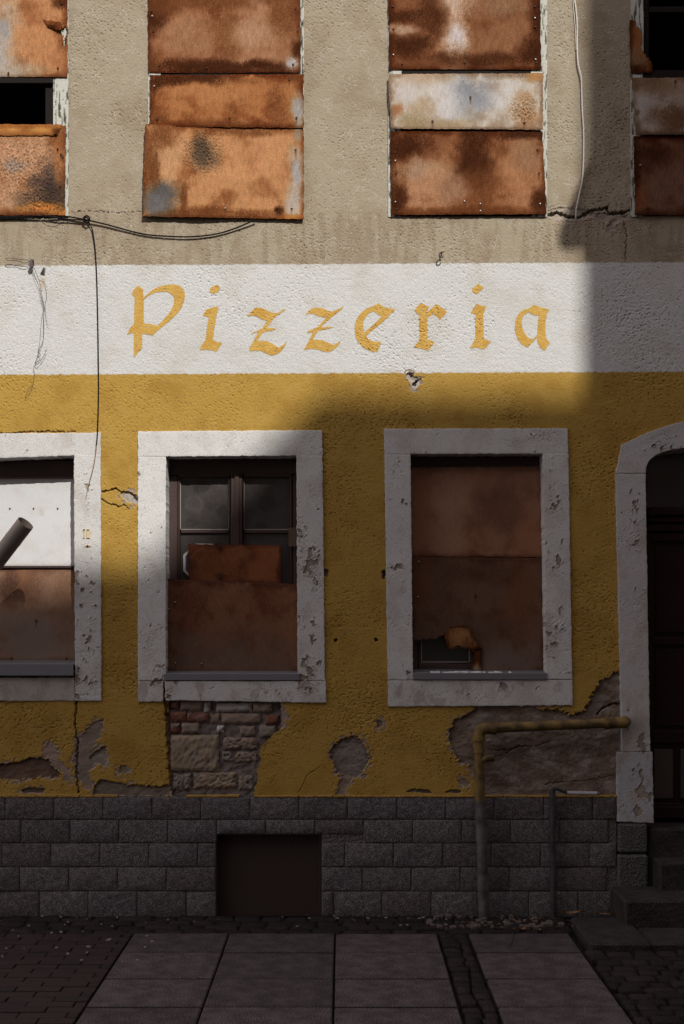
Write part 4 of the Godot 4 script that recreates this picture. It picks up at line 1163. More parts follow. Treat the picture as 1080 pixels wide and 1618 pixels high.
func peeling_bar(called: String, parent: Node, q: Array, zf: float, zb: float, base: Color) -> void:
	var w: float = q[0].distance_to(q[1]) / S
	var h: float = q[0].distance_to(q[3]) / S
	var st := 0.005
	var nx := int(w / st) + 2
	var ny := int(h / st) + 2
	var P := PackedVector3Array()
	var C := PackedColorArray()
	for j in ny:
		for i in nx:
			var g: Vector2 = q[3].lerp(q[2], float(i) / (nx - 1)).lerp(q[0].lerp(q[1], float(i) / (nx - 1)), float(j) / (ny - 1))
			var x := gx(g.x)
			var y := gy(g.y)
			var f: float = N.flake.get_noise_2d(x * 1.9, y * 0.3)
			var z := zf
			var c := base
			if f > 0.2:
				z -= 0.002
				c = Color(0.16, 0.19, 0.10) if N.big.get_noise_2d(x, y * 3.0) > 0.1 else Color(0.26, 0.235, 0.19)
			if f > 0.38: c = Color(0.06, 0.05, 0.04)
			P.append(Vector3(x, y, z))
			C.append(shade_free(c, 1.0 + 0.1 * N.mottle.get_noise_2d(x, y)))
	part(called, sheet(P, C, nx, ny, PackedByteArray(), zb), M.paint, parent)

func build_door(house: Node3D) -> void:
	var d := node("door", house)
	d.set_meta("label", "dark red-brown panelled door with fanlight in the arched opening")
	var z := -0.2
	part("door_post", gbox(1012, 700, 1034, 1302, z - 0.08, z + 0.03, 0.006), M.door_wood, d)
	part("door_post", gbox(1294, 700, 1316, 1302, z - 0.08, z + 0.03, 0.006), M.door_wood, d)
	part("fanlight_pane", gbox(1034, 690, 1294, 796, z - 0.03, z - 0.026, 0.0005), M.dirty_glass, d)
	part("transom", gbox(1034.5, 797, 1293.5, 812, z - 0.08, z + 0.05, 0.01), M.door_wood, d)
	part("transom_moulding", gbox(1034.5, 813, 1293.5, 822, z - 0.08, z + 0.035, 0.008), M.door_wood, d)
	part("transom_moulding", gbox(1034.5, 823, 1293.5, 836, z - 0.08, z + 0.02, 0.006), M.door_wood, d)
	for lf in [[1034.5, 1163.0], [1165.0, 1293.5]]:
		var a: float = lf[0]
		var b: float = lf[1]
		part("leaf_board", gbox(a, 837, b, 1300, z - 0.05, z - 0.012, 0.003), M.door_wood, d)
		part("leaf_stile", gbox(a, 837, a + 9, 1300, z - 0.011, z + 0.006, 0.004), M.door_wood, d)
		part("leaf_stile", gbox(b - 9, 837, b, 1300, z - 0.011, z + 0.006, 0.004), M.door_wood, d)
		for r in [[838, 852], [1008, 1020], [1160, 1180], [1278, 1299]]:
			part("leaf_rail", gbox(a + 9.3, r[0], b - 9.3, r[1], z - 0.011, z + 0.006, 0.004), M.door_wood, d)
		part("leaf_panel", gbox(a + 16, 860, b - 16, 1000, z - 0.011, z, 0.009), M.door_wood, d)
		part("leaf_panel", gbox(a + 16, 1028, b - 16, 1152, z - 0.011, z, 0.009), M.door_wood, d)
		var lp := part("leaf_panel", gbox(a + 13, 1190, a + 44, 1270, z - 0.011, z + 0.002, 0.009), M.door_panel, d)
		lp.set_meta("label", "paler worn lower door panel")
		part("leaf_panel", gbox(a + 56, 1190, b - 13, 1270, z - 0.011, z + 0.002, 0.009), M.door_panel, d)
	part("kick_rail", gbox(1034.5, 1283, 1293.5, 1302, z - 0.01, z + 0.014, 0.004), M.door_wood, d)

func build_shell(house: Node3D) -> void:
	# the rest of the house behind the facade: floors, side and back walls, so daylight enters only through the openings
	var r := node("interior", house)
	var x0 := gx(-420)
	var x1 := gx(1500)
	part("back_wall", box(Vector3(x0, -0.1, -5.2), Vector3(x1, 6.18, -5.0), 0.01), M.room, r)
	part("side_wall", box(Vector3(x0 - 0.2, -0.1, -5.2), Vector3(x0, 6.18, -0.01), 0.01), M.room, r)
	part("side_wall", box(Vector3(x1, -0.1, -5.2), Vector3(x1 + 0.2, 6.18, -0.01), 0.01), M.room, r)
	part("ground_floor", box(Vector3(x0, 0.3, -5.0), Vector3(x1, 0.45, -0.25), 0.01), M.room, r)
	part("upper_floor", box(Vector3(x0, gy(600), -5.0), Vector3(x1, gy(440), -0.03), 0.01), M.room, r)
	part("roof", box(Vector3(x0 - 0.25, 6.19, -5.4), Vector3(x1 + 0.25, 6.35, 0.08), 0.01), M.roof, house)

# ---------------------------------------------------------------- cables, pipes, small things on the wall
func build_fittings() -> void:
	var c := thing("black_cable", "thick black cable under the left panel sagging right to the next window", "cable", Vector3.ZERO, "black cables on the facade")
	part("strand", tube(smooth(run_on_wall([[-300, 349, 0.012], [-100, 347, 0.012], [20, 346, 0.012], [70, 345, 0.014], [100, 343, 0.016], [122, 346, 0.016], [138, 349, 0.015], [165, 355, 0.013], [195, 363, 0.012], [228, 371, 0.011], [262, 374, 0.011], [300, 375, 0.011], [340, 371, 0.012], [372, 362, 0.016], [404, 349, 0.024]])), 0.0042, 8), M.cable_black, c)
	part("strand", tube(smooth(run_on_wall([[-300, 346, 0.014], [0, 344, 0.014], [60, 343, 0.02], [92, 346, 0.022], [108, 348, 0.016], [125, 349, 0.018], [138, 350, 0.017]])), 0.0038, 8), M.cable_black, c)
	part("loose_loop", tube(smooth(run_on_wall([[66, 342, 0.02], [74, 350, 0.02], [84, 353, 0.02], [94, 350, 0.02], [102, 345, 0.018]])), 0.0013, 6), M.wire, c)
	part("knot", tube(smooth(run_on_wall([[132, 346, 0.018], [138, 343, 0.026], [143, 348, 0.028], [139, 354, 0.024], [133, 350, 0.026], [138, 346, 0.03], [143, 352, 0.022]])), 0.004, 8), M.cable_black, c)
	var d := thing("black_cable", "thin black cable hanging straight down past the letter P", "cable", Vector3.ZERO, "black cables on the facade")
	part("strand", tube(smooth(run_on_wall([[139, 350, 0.018], [145, 360, 0.014], [148, 375, 0.012], [151, 400, 0.012], [153, 440, 0.011], [154.5, 500, 0.011], [155.5, 560, 0.011], [156, 620, 0.012], [155, 680, 0.020], [153, 705, 0.022]])), 0.0032, 8), M.cable_black, d)
	part("frayed_end", tube(smooth(run_on_wall([[153, 705, 0.022], [151, 725, 0.024], [147, 745, 0.027], [143, 760, 0.029], [140, 772, 0.030], [137, 786, 0.027]])), [0.003, 0.003, 0.003, 0.003, 0.003, 0.003, 0.0028, 0.0026, 0.0026, 0.0026, 0.0026, 0.0024, 0.0024, 0.0024, 0.0022, 0.0022, 0.002, 0.002, 0.002, 0.002, 0.002, 0.002, 0.0018, 0.0018, 0.0018, 0.0016, 0.0016, 0.0016, 0.0014, 0.0014, 0.0014], 8), mat(Color(0.2, 0.13, 0.06), 0.7), d)
	var w := thing("white_cable", "pale cable running down the wall at the shadow edge, upper right", "cable")
	part("strand", tube(smooth(run_on_wall([[905, -60, 0.012], [906, -10, 0.010], [909, 15, 0.010], [911, 40, 0.010], [911, 70, 0.012], [912, 100, 0.014], [917, 124, 0.014], [918, 145, 0.012], [919, 175, 0.012], [921, 210, 0.012], [921, 250, 0.011], [919, 285, 0.012], [914, 310, 0.014], [910, 330, 0.014], [909, 345, 0.006]])), 0.0042, 8), M.cable_white, w)
	part("second_strand", tube(smooth(run_on_wall([[902, -60, 0.010], [904, -10, 0.008], [906, 20, 0.008], [908.5, 50, 0.008], [909.5, 80, 0.009]])), 0.0022, 6), M.cable_white, w)
	# old bracket with insulator and loose wires
	var b := thing("wire_bracket", "rusty insulator bracket with thin wires dangling over the white band", "bracket")
	part("anchor", tube(smooth(run_on_wall([[51, 417, 0.0], [52, 416, 0.02], [53, 414, 0.034]]), 2), 0.009, 8), M.iron, b)
	part("insulator", tube(smooth(run_on_wall([[50, 424, 0.028], [51, 419, 0.030], [52, 413, 0.032]]), 3), [0.006, 0.012, 0.014, 0.012, 0.008, 0.010, 0.006], 10), mat(Color(0.12, 0.1, 0.11), 0.4), b)
	part("wire_loop", tube(smooth(run_on_wall([[50, 415, 0.03], [40, 418, 0.03], [28, 414, 0.03], [14, 414, 0.03], [11, 411, 0.03], [18, 410, 0.03], [32, 412, 0.03], [48, 414, 0.03]])), 0.0016, 6), M.wire, b)
	part("wire", tube(smooth(run_on_wall([[53, 422, 0.03], [58, 432, 0.026], [63, 446, 0.022], [66, 462, 0.02], [69, 478, 0.018], [71, 488, 0.018], [70, 500, 0.018], [70, 520, 0.018], [69, 538, 0.018], [64, 552, 0.02], [62, 558, 0.02], [65, 562, 0.022], [60, 567, 0.022], [57, 574, 0.022], [60, 577, 0.022], [66, 570, 0.022], [71, 562, 0.022], [75, 553, 0.024]])), 0.0014, 6), M.wire, b)
	part("wire", tube(smooth(run_on_wall([[52, 424, 0.026], [56, 438, 0.022], [62, 452, 0.022], [66, 470, 0.022], [70, 486, 0.022], [67, 504, 0.022], [65, 530, 0.022], [63, 548, 0.02], [59, 566, 0.016], [54, 580, 0.014], [55, 592, 0.014], [53, 604, 0.014], [46, 614, 0.014], [40, 630, 0.014], [46, 624, 0.014], [53, 608, 0.014]])), 0.0009, 6), M.wire, b)
	part("wire", tube(smooth(run_on_wall([[66, 440, 0.012], [72, 452, 0.012], [74, 470, 0.012], [72, 480, 0.014], [73, 500, 0.014], [75, 512, 0.014], [79, 516, 0.014]])), 0.0008, 6), M.wire, b)
	var st := begin()
	poly(st, [Vector3(gx(71), gy(424), 0.03), Vector3(gx(63), gy(433), 0.004), Vector3(gx(70), gy(434.5), 0.004)], Vector3(0, 0, 1))
	poly(st, [Vector3(gx(71), gy(424), 0.03), Vector3(gx(70), gy(434.5), 0.004), Vector3(gx(72), gy(425), 0.002)], Vector3(1, 0, 0.2))
	poly(st, [Vector3(gx(71), gy(424), 0.03), Vector3(gx(72), gy(425), 0.002), Vector3(gx(63), gy(433), 0.004)], Vector3(-1, 1, 0))
	part("metal_tab", st.commit(), mat(Color(0.28, 0.26, 0.26), 0.5, null, null, 0.1, 1.0, 0.6), b)
	var hk := thing("wall_hook", "small rusty screw hook just above the letter r", "hook")
	part("shank", tube(smooth(run_on_wall([[697, 402, -0.005], [697, 402, 0.02], [697, 403, 0.034]]), 3), 0.0035, 8), M.nail, hk)
	part("hook", tube(smooth(run_on_wall([[700, 402, 0.036], [696, 402, 0.038], [693, 405, 0.038], [693, 409, 0.038], [697, 410, 0.036], [699, 407, 0.034]])), 0.0035, 8), M.nail, hk)
	# flue pipe leaning out of the left window
	var f := thing("flue_pipe", "dark metal flue pipe slanting up in front of the left window", "pipe")
	var A := Vector3(gx(62), gy(833), 0.30)
	var B := Vector3(gx(-80), gy(995), 0.10)
	var dir := (A - B).normalized()
	var fs := begin()
	add_tube(fs, PackedVector3Array([B, B.lerp(A, 0.4), A]), 0.0455, 28, false)
	add_tube(fs, PackedVector3Array([B, A]), 0.0425, 28, false)
	part("pipe", fs.commit(), M.flue, f)
	var rs := begin()
	var prev := []
	var e1 := dir.cross(Vector3.UP).normalized()
	var e2 := dir.cross(e1).normalized()
	for k in 28:
		var a0 := TAU * k / 28
		var a1 := TAU * (k + 1) / 28
		var p := [A + (e1 * cos(a0) + e2 * sin(a0)) * 0.0425, A + (e1 * cos(a1) + e2 * sin(a1)) * 0.0425, A + (e1 * cos(a1) + e2 * sin(a1)) * 0.0455, A + (e1 * cos(a0) + e2 * sin(a0)) * 0.0455]
		poly(rs, p, dir)
	part("rim", rs.commit(), M.flue, f)
	part("collar", tube(PackedVector3Array([A - dir * 0.115, A - dir * 0.108]), 0.0468, 28), M.flue, f)
	# small fixings on the left jamb
	for s in [[132, 836, 134.5, 851, "narrow yellowed plastic hinge leaf on the left window jamb"], [137, 836, 142.5, 851, "broad yellowed plastic hinge leaf on the left window jamb"], [135, 861, 143, 864, "small yellowed plastic clip under the hinge leaves"]]:
		var o := thing("plastic_fixing", s[4], "fixing", Vector3.ZERO, "yellowed plastic fixings")
		part("plate", gbox(s[0], s[1], s[2], s[3], 0.008, 0.018, 0.002), mat(Color(0.55, 0.45, 0.27), 0.6), o)
		part("screw", M.nail_shape, M.nail, o, Vector3(gx((s[0] + s[2]) / 2), gy(s[1] + 1.5), 0.018))
	# octagonal sign behind the glass
	var oc := thing("octagonal_sign", "octagonal plaque with cream rim peeking out behind the small plywood panel", "plaque")
	var ring := []
	var inner := []
	for k in 8:
		var an := TAU * (k + 0.5) / 8
		ring.append(Vector3(gx(318 + 36 * cos(an)), gy(888 + 33.5 * sin(an)), -0.118))
		inner.append(Vector3(gx(318 + 32 * cos(an)), gy(888 + 30 * sin(an)), -0.118))
	var os := begin()
	for k in 8: poly(os, [ring[k], ring[(k + 1) % 8], inner[(k + 1) % 8], inner[k]], Vector3(0, 0, 1))
	for k in 8: poly(os, [ring[k], ring[(k + 1) % 8], ring[(k + 1) % 8] - Vector3(0, 0, 0.006), ring[k] - Vector3(0, 0, 0.006)], ring[k] - Vector3(gx(318), gy(888), -0.118))
	part("rim", os.commit(), mat(Color(0.6, 0.52, 0.44), 0.6), oc)
	os = begin()
	var back := []
	for p in inner: back.append(p - Vector3(0, 0, 0.003))
	poly(os, back, Vector3(0, 0, 1))
	part("face", os.commit(), mat(Color(0.07, 0.055, 0.11), 0.3), oc)
	# tape on the right casement
	var tp := thing("brown_tape", "rounded brown patch stuck on the right side of the middle window", "patch")
	var ts := begin()
	add_box(ts, Vector3(gx(454.5), gy(862), -0.1), Vector3(gx(474), gy(832), -0.094), 0.003)
	part("sheet", ts.commit(), mat(Color(0.12, 0.065, 0.04), 0.7, M.t_grain), tp)

func build_pipes() -> void:
	var d := thing("drain_pipe", "ochre-painted waste pipe with elbow running down to the pavement", "pipe")
	var z := 0.075
	var r := 0.0265
	part("horizontal_run", tube(PackedVector3Array(run_on_wall([[766, 1149, z], [960, 1140.5, z]])), r, 18), M.pipe_yellow, d)
	part("wall_socket", tube(PackedVector3Array(run_on_wall([[950, 1141, z], [985, 1139.5, z]])), r * 1.18, 18), M.pipe_yellow, d)
	part("wall_bend", tube(smooth(run_on_wall([[975, 1140, z], [984, 1139.5, z - 0.01], [986, 1139, z - 0.07]]), 5), r * 1.05, 18), M.pipe_yellow, d)
	part("elbow", tube(smooth(run_on_wall([[776, 1148.5, z], [766, 1149, z], [757, 1152, z], [753.5, 1160, z], [753, 1170, z]]), 5), r * 1.2, 18), M.pipe_yellow, d)
	part("socket", tube(PackedVector3Array(run_on_wall([[753, 1166, z], [753.5, 1184, z]])), r * 1.15, 18), M.pipe_yellow, d)
	part("upper_run", tube(PackedVector3Array(run_on_wall([[753.5, 1180, z], [756, 1262, z]])), r, 18), M.pipe_yellow, d)
	part("joint_ring", tube(PackedVector3Array(run_on_wall([[753, 1162, z], [753.1, 1168, z]])), r * 1.42, 18), M.pipe_yellow, d)
	part("joint_ring", tube(PackedVector3Array(run_on_wall([[753.4, 1182, z], [753.6, 1187, z]])), r * 1.24, 18), M.pipe_yellow, d)
	part("joint_ring", tube(PackedVector3Array(run_on_wall([[774, 1148.6, z], [781, 1148.3, z]])), r * 1.38, 18), M.pipe_yellow, d)
	part("joint_ring", tube(PackedVector3Array(run_on_wall([[951, 1141, z], [956, 1140.8, z]])), r * 1.32, 18), M.pipe_yellow, d)
	part("branch_stub", tube(smooth(run_on_wall([[755, 1200, z], [764, 1196, z + 0.01], [775, 1194, z + 0.012]]), 4), r * 0.72, 16), M.pipe_yellow, d)
	part("stub_cap", tube(PackedVector3Array(run_on_wall([[770, 1195, z + 0.012], [777, 1193.8, z + 0.012]])), r * 0.85, 16), M.pipe_yellow, d)
	var lo := part("lower_run", tube(PackedVector3Array(run_on_wall([[756, 1262, z], [762, 1450, z + 0.01]])), r * 1.08, 18), M.pipe_grey, d)
	lo.set_meta("label", "unpainted grey lower length of the pipe")
	part("lower_socket", tube(PackedVector3Array(run_on_wall([[760, 1388, z + 0.007], [761, 1402, z + 0.008]])), r * 1.2, 18), M.pipe_grey, d)
	var k := thing("standpipe", "thin dark standpipe against the plinth beside the door steps", "pipe")
	part("upright", tube(PackedVector3Array(run_on_wall([[870, 1246, 0.05], [872, 1450, 0.05]])), 0.017, 14), M.pipe_dark, k)
	part("collar", tube(PackedVector3Array(run_on_wall([[870.6, 1292, 0.05], [870.8, 1304, 0.05]])), 0.021, 14), M.pipe_dark, k)
	part("top_bend", tube(smooth(run_on_wall([[870, 1250, 0.05], [871, 1245, 0.05], [877, 1244.5, 0.05], [886, 1248, 0.05], [893, 1251, 0.05]]), 4), 0.0095, 12), M.pipe_dark, k)
	part("arm", tube(PackedVector3Array(run_on_wall([[888, 1251, 0.05], [944, 1252, 0.05]])), 0.0085, 12), mat(Color(0.16, 0.1, 0.08), 0.7, M.t_grain), k)
	var sl := part("sleeve", tube(PackedVector3Array(run_on_wall([[893, 1251, 0.05], [940, 1251.8, 0.05]])), 0.0115, 12), mat(Color(0.42, 0.40, 0.41), 0.6, M.t_grain), k)
	sl.set_meta("label", "pale sleeve on the arm")

# ---------------------------------------------------------------- ground
func struct(o: Node, called := "") -> Node:
	o.set_meta("kind", "structure")
	return o

func setts(parent: Node, called: String, x0: float, x1: float, z0: float, z1: float, dx: float, dz: float, mats: Array, shapes: Array, along_x := true, top := 0.0) -> void:
	var z := z0
	var row := 0
	while z < z1 - 0.02:
		var d := minf(dz * rng.randf_range(0.9, 1.1), z1 - z)
		var x := x0 - rng.randf() * dx * 0.8 * (1.0 if x1 - x0 > 0.5 else 0.0)
		while x < x1 - 0.02:
			var w := dx * rng.randf_range(0.8, 1.25)
			var a := maxf(x, x0)
			var b := minf(x + w, x1)
			x += w
			if b - a < 0.03: continue
			var o := part(called, shapes[rng.randi() % shapes.size()], mats[rng.randi() % mats.size()], parent)
			o.scale = Vector3(b - a - 0.009, 0.08, d - 0.009)
			o.position = Vector3((a + b) / 2, top - 0.04 + rng.randf_range(-0.006, 0.005), z + d / 2)
			o.rotation = Vector3(rng.randf_range(-0.03, 0.03), rng.randf_range(-0.05, 0.05), rng.randf_range(-0.03, 0.03))
		z += d
		row += 1

func build_ground() -> void:
	var g := part("street_ground", box(Vector3(-40, -0.4, -6), Vector3(40, -0.035, 60), 0.01), M.soil, self)
	struct(g)
	g.set_meta("label", "dark earth and joint sand under the street paving")
	g.set_meta("category", "ground")
	# rounded sett shapes in a unit cube
	var shapes := []
	for k in 5:
		var nx := 5
		var P := PackedVector3Array()
		var C := PackedColorArray()
		var st := begin()
		var pts := []
		for j in 4:
			var row := []
			for i in 4:
				var s: float = [-0.5, -0.4, 0.4, 0.5][i]
				var t: float = [-0.5, -0.4, 0.4, 0.5][j]
				var rim := i == 0 or i == 3 or j == 0 or j == 3
				if (i == 0 or i == 3) and (j == 0 or j == 3):
					s *= 0.92; t *= 0.92
				row.append(Vector3(s + rng.randf_range(-0.04, 0.04), 0.5 - (0.12 if rim else 0.0) + rng.randf_range(-0.04, 0.04), t + rng.randf_range(-0.04, 0.04)))
			pts.append(row)
		st.set_smooth_group(0)
		for j in 3:
			for i in 3:
				for q in [[pts[j][i], pts[j][i + 1], pts[j + 1][i + 1]], [pts[j][i], pts[j + 1][i + 1], pts[j + 1][i]]]:
					for p in q: st.add_vertex(p)
		var rimp := []
		for i in 4: rimp.append(pts[0][i])
		for j in range(1, 4): rimp.append(pts[j][3])
		for i in range(2, -1, -1): rimp.append(pts[3][i])
		for j in range(2, 0, -1): rimp.append(pts[j][0])
		for i in rimp.size():
			var a: Vector3 = rimp[i]
			var b: Vector3 = rimp[(i + 1) % rimp.size()]
			var a2 := Vector3(a.x, -0.5, a.z)
			var b2 := Vector3(b.x, -0.5, b.z)
			for p in [a, a2, b2, a, b2, b]: st.add_vertex(p)
		st.index()
		st.generate_normals()
		shapes.append(st.commit())
	var cube := box(Vector3(-0.5, -0.5, -0.5), Vector3(0.5, 0.5, 0.5), 0.03)
	# slabs
	var pv := Node3D.new()
	pv.name = "slab_pavement"
	add_child(pv)
	struct(pv)
	pv.set_meta("label", "grey stone slabs laid in front of the house")
	pv.set_meta("category", "pavement")
	var zs := [0.405, 0.775, 1.215, 1.625, 2.05, 2.48, 2.9, 3.33]
	var cols := [[-1.06, -0.577], [-0.573, -0.037], [-0.033, 0.482], [0.642, 1.155]]
	for c in cols:
		for k in zs.size() - 1:
			var s := st_slab(c[1] - c[0] - 0.005, zs[k + 1] - zs[k] - 0.013)
			var o := part("paving_slab", s, M.slab if rng.randf() < 0.6 else M.slab2, pv)
			o.position = Vector3((c[0] + c[1]) / 2, rng.randf_range(-0.002, 0.002), (zs[k] + zs[k + 1]) / 2)
			o.rotation = Vector3(rng.randf_range(-0.004, 0.004), rng.randf_range(-0.003, 0.003), rng.randf_range(-0.004, 0.004))
	for c in cols:
		for k in range(1, zs.size() - 1):
			part("sand_joint", box(Vector3(c[0], -0.03, zs[k] - 0.007), Vector3(c[1], -0.0025, zs[k] + 0.007), 0.0005), M.soil, pv)
	var gu := Node3D.new()
	gu.name = "sett_paving"
	add_child(gu)
	struct(gu)
	gu.set_meta("label", "small dark stone setts along the wall and between the slabs")
	gu.set_meta("category", "paving")
	setts(gu, "sett", -2.35, 1.19, 0.035, 0.40, 0.15, 0.09, [M.sett, M.sett2, M.sett], shapes)
	setts(gu, "sett", 0.49, 0.634, 0.41, 2.3, 0.075, 0.085, [M.sett, M.sett2], shapes)
	setts(gu, "sett", 1.165, 2.3, 0.735, 2.1, 0.115, 0.085, [M.sett, M.sett2, M.sett], shapes)
	var br := Node3D.new()
	br.name = "brick_paving"
	add_child(br)
	struct(br)
	br.set_meta("label", "dark clinker brick paving left of the slabs")
	br.set_meta("category", "paving")
	var z := 0.405
	var row := 0
	while z < 2.25:
		var x := -2.3 - (0.1 if row % 2 else 0.0)
		while x < -1.075:
			var a := x
			var b := minf(x + 0.195, -1.066)
			x += 0.198
			if b - a < 0.03: continue
			var o := part("paving_brick", cube, M.clinker if rng.randf() < 0.6 else M.clinker2, br)
			o.scale = Vector3(b - a - 0.004, 0.06, 0.067)
			o.position = Vector3((a + b) / 2, -0.032 + rng.randf_range(-0.002, 0.002), z + 0.035)
			o.rotation.z = rng.randf_range(-0.01, 0.01)
		z += 0.0715
		row += 1
	# far part of the street, behind the viewer
	var far := part("roadway", box(Vector3(-40, -0.034, 3.34), Vector3(40, -0.006, 60), 0.002), M.sett, self)
	struct(far)
	far.set_meta("label", "dark roadway across the street")
	far.set_meta("category", "road")
	# kerb slabs in front of the steps
	var kb := Node3D.new()
	kb.name = "kerb"
	add_child(kb)
	struct(kb)
	kb.set_meta("label", "low stone kerb slabs in front of the door steps")
	kb.set_meta("category", "kerb")
	part("kerb_slab", box(Vector3(1.2, -0.06, 0.19), Vector3(1.497, 0.032, 0.725), 0.012), M.step, kb)
	part("kerb_slab", box(Vector3(1.503, -0.06, 0.39), Vector3(2.4, 0.026, 0.70), 0.012), M.step, kb)
	# steps
	var sp := thing("stone_steps", "dark worn stone steps climbing to the arched door", "steps")
	part("step", box(Vector3(1.444, -0.03, 0.036), Vector3(1.86, 0.161, 0.38), 0.012), M.step, sp)
	part("step", box(Vector3(1.864, -0.03, 0.036), Vector3(2.7, 0.158, 0.375), 0.012), M.step, sp)
	part("step", box(Vector3(1.68, 0.0, -0.16), Vector3(2.66, 0.311, 0.15), 0.012), M.step, sp)
	part("step", box(Vector3(1.66, 0.0, -0.30), Vector3(2.64, 0.466, 0.002), 0.012), M.step, sp)

func st_slab(w: float, d: float) -> ArrayMesh:
	return box(Vector3(-w / 2, -0.05, -d / 2), Vector3(w / 2, 0.0, d / 2), 0.006)

func build_litter() -> void:
	var pale := begin()
	var leaf := begin()
	var rub := begin()
	for i in 60:
		var x := rng.randf_range(-1.85, 1.1)
		var z := 0.05 + absf(rng.randfn(0, 0.12))
		if rng.randf() < 0.35:
			x = rng.randf_range(-1.85, -0.9)
			z = rng.randf_range(0.3, 0.95)
		var r := rng.randf_range(0.0015, 0.005)
		add_box(pale, Vector3(x - r * rng.randf_range(0.8, 4.0), -0.002, z - r), Vector3(x + r, 0.004 + r * 0.4, z + r), 0.0015)
	for i in 70:
		var x := rng.randf_range(0.62, 1.2) if i < 52 else rng.randf_range(-1.8, 1.2)
		var z := 0.06 + rng.randf() * 0.32
		var s := rng.randf_range(0.006, 0.02)
		var an := rng.randf() * TAU
		var a := Vector3(cos(an), 0, sin(an)) * s
		var b := Vector3(-sin(an), 0, cos(an)) * s * 0.5
		var p := Vector3(x, 0.008 + rng.randf() * 0.012, z)
		poly(leaf, [p - a, p + b + Vector3(0, 0.008, 0), p + a + Vector3(0, 0.004, 0)], Vector3.UP)
		poly(leaf, [p - a, p - b + Vector3(0, 0.006, 0), p + a + Vector3(0, 0.004, 0)], Vector3.UP)
	for i in 60:
		var x := rng.randf_range(0.45, 1.2)
		var z := 0.05 + rng.randf() * 0.26
		var r := rng.randf_range(0.004, 0.02)
		add_box(rub, Vector3(x - r, -0.01, z - r * 0.8), Vector3(x + r, r * 0.9, z + r * 0.8), r * 0.35)
	var list := [[pale, Color(0.30, 0.265, 0.235), "litter", "tiny pale scraps and paint flakes along the wall foot", "litter"], [leaf, Color(0.11, 0.07, 0.04), "dry_leaves", "dry brown leaf litter below the standpipe", "leaves"], [rub, Color(0.10, 0.078, 0.07), "plaster_rubble", "crumbled plaster rubble at the foot of the pipes", "rubble"]]
	for l in list:
		var o := part(l[2], l[0].commit(), mat(l[1], 0.95, M.t_grain), self)
		o.set_meta("kind", "stuff")
		o.set_meta("label", l[3])
		o.set_meta("category", l[4])
	for s in [[1.22, 0.12, 0.09, 0.3, "long curled orange leaf lying on the kerb by the plinth"], [1.39, 0.15, 0.075, -0.2, "shorter curled orange leaf lying against the bottom step"], [0.92, 0.36, 0.05, 0.9, "single flat tan leaf lying on the setts near the slabs"]]:
		var o := thing("curled_leaf", s[4], "leaf", Vector3(s[0], 0.006 if s[0] < 1.2 else 0.036, s[1]), "dry leaves by the steps")
		var st := begin()
		var L: float = s[2]
		for k in 6:
			var a0 := -1.0 + k / 3.0
			var a1 := -1.0 + (k + 1) / 3.0
			var w0 := 0.35 * L * (1.0 - a0 * a0)
			var w1 := 0.35 * L * (1.0 - a1 * a1)
			poly(st, [Vector3(a0 * L / 2 * 1.6, 0.012 * a0 * a0, -w0), Vector3(a1 * L / 2 * 1.6, 0.012 * a1 * a1, -w1), Vector3(a1 * L / 2 * 1.6, 0.003, 0), Vector3(a0 * L / 2 * 1.6, 0.003, 0)], Vector3.UP)
			poly(st, [Vector3(a0 * L / 2 * 1.6, 0.016 * a0 * a0 + 0.006, w0), Vector3(a1 * L / 2 * 1.6, 0.016 * a1 * a1 + 0.006, w1), Vector3(a1 * L / 2 * 1.6, 0.003, 0), Vector3(a0 * L / 2 * 1.6, 0.003, 0)], Vector3.UP)
		part("blade", st.commit(), mat(Color(0.26, 0.11, 0.035), 0.85, M.t_grain), o, Vector3.ZERO, Vector3(0, s[3], 0))
	var tw := thing("twig", "thin dark twig lying across the right-hand paving slab", "twig", Vector3(0.84, 0.004, 0.5))
	part("stem", tube(smooth([Vector3(0.03, 0, -0.1), Vector3(0.02, 0.006, 0.0), Vector3(0.0, 0.004, 0.1), Vector3(-0.03, 0.003, 0.2)]), 0.0025, 6), mat(Color(0.02, 0.017, 0.015), 0.9), tw)

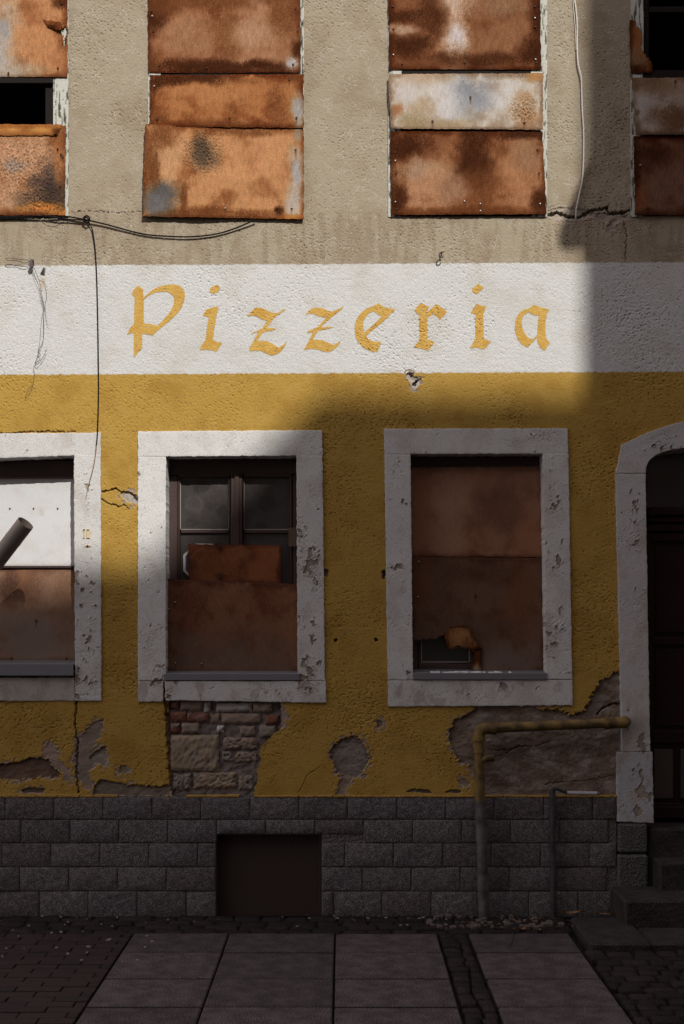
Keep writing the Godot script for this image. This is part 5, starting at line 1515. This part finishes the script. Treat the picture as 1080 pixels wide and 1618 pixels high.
# ---------------------------------------------------------------- neighbours that shade the street
func neighbour(called: String, label: String, x0: float, x1: float, z0: float, z1: float, eave: float, over: float, rise: float, win := true) -> Node3D:
	var h := thing(called, label, "house", Vector3.ZERO, "houses across the street" if called == "opposite_house" else "")
	part("wall", box(Vector3(x0, -0.3, z0), Vector3(x1, eave - 0.1, z1), 0.02), M.house, h)
	var st := begin()
	var zm := (z0 + z1) / 2
	var a := [Vector3(x0, eave, z0 - over), Vector3(x1, eave, z0 - over), Vector3(x1, eave + rise, zm), Vector3(x0, eave + rise, zm)]
	var b := [Vector3(x0, eave, z1 + over), Vector3(x1, eave, z1 + over), Vector3(x1, eave + rise, zm), Vector3(x0, eave + rise, zm)]
	poly(st, a, Vector3(0, 1, -1))
	poly(st, b, Vector3(0, 1, 1))
	poly(st, [a[0], b[0], b[1], a[1]], Vector3.DOWN)
	poly(st, [a[0], b[0], a[3]], Vector3.LEFT)
	poly(st, [a[1], b[1], a[2]], Vector3.RIGHT)
	part("roof", st.commit(), M.roof, h)
	if win:
		var y := 1.2
		while y + 1.6 < eave - 0.6:
			var x := x0 + 1.1
			while x + 1.0 < x1 - 0.6:
				var w := part("window", box(Vector3(x, y, z0 - 0.03), Vector3(x + 0.95, y + 1.5, z0 + 0.01), 0.01), M.putty, h)
				part("pane", box(Vector3(x + 0.08, y + 0.08, z0 - 0.036), Vector3(x + 0.87, y + 1.42, z0 - 0.031), 0.002), mat(Color(0.03, 0.035, 0.04), 0.1), w)
				x += 2.2
			y += 2.9
	return h

func build_neighbours() -> void:
	neighbour("opposite_house", "tall house across the street with the lower eaves", -16.0, 5.37, 16.0, 24.0, 16.02, 0.3, 2.4)
	neighbour("opposite_house", "taller house across the street beside the lower one", 5.38, 15.0, 16.0, 24.0, 16.95, 0.3, 2.4)
	neighbour("side_house", "high narrow house rising behind the side wing", 4.97, 9.5, 8.0, 10.5, 15.5, 0.0, 1.5, false)
	var w := thing("side_wing", "two-storey wing projecting into the street right of the door", "house")
	part("wall", box(Vector3(2.76, -0.3, 0.9), Vector3(7.0, 7.12, 4.0), 0.01), M.house, w)
	part("gutter", box(Vector3(2.57, 7.19, 0.9), Vector3(7.0, 7.31, 4.02), 0.03), M.zinc, w)
	part("soffit", box(Vector3(2.70, 7.12, 0.9), Vector3(7.0, 7.19, 4.0), 0.005), M.house, w)
	part("roof", box(Vector3(2.8, 7.31, 0.9), Vector3(7.0, 7.5, 3.9), 0.02), M.roof, w)

func _ready() -> void:
	rng.seed = 4711
	setup_view()
	setup_materials()
	var dg := StandardMaterial3D.new()
	dg.albedo_color = Color(0.30, 0.29, 0.29, 0.45)
	dg.transparency = BaseMaterial3D.TRANSPARENCY_ALPHA
	dg.roughness = 0.2
	M.dirty_glass = dg
	M.dusty = vmat(0.3)
	M.gloss = vmat(0.32, M.t_grain, M.t_fine, 0.02, 3.0)
	var house := thing("old_pizzeria_building", "derelict two-storey facade, beige above, white lettered band and yellow below", "building")
	build_wall(house)
	build_letters(house)
	build_surrounds(house)
	build_plinth(house)
	build_masonry(house)
	build_windows(house)
	build_door(house)
	build_shell(house)
	build_ground()
	build_neighbours()
	build_boards()
	build_fittings()
	build_pipes()
	build_litter()
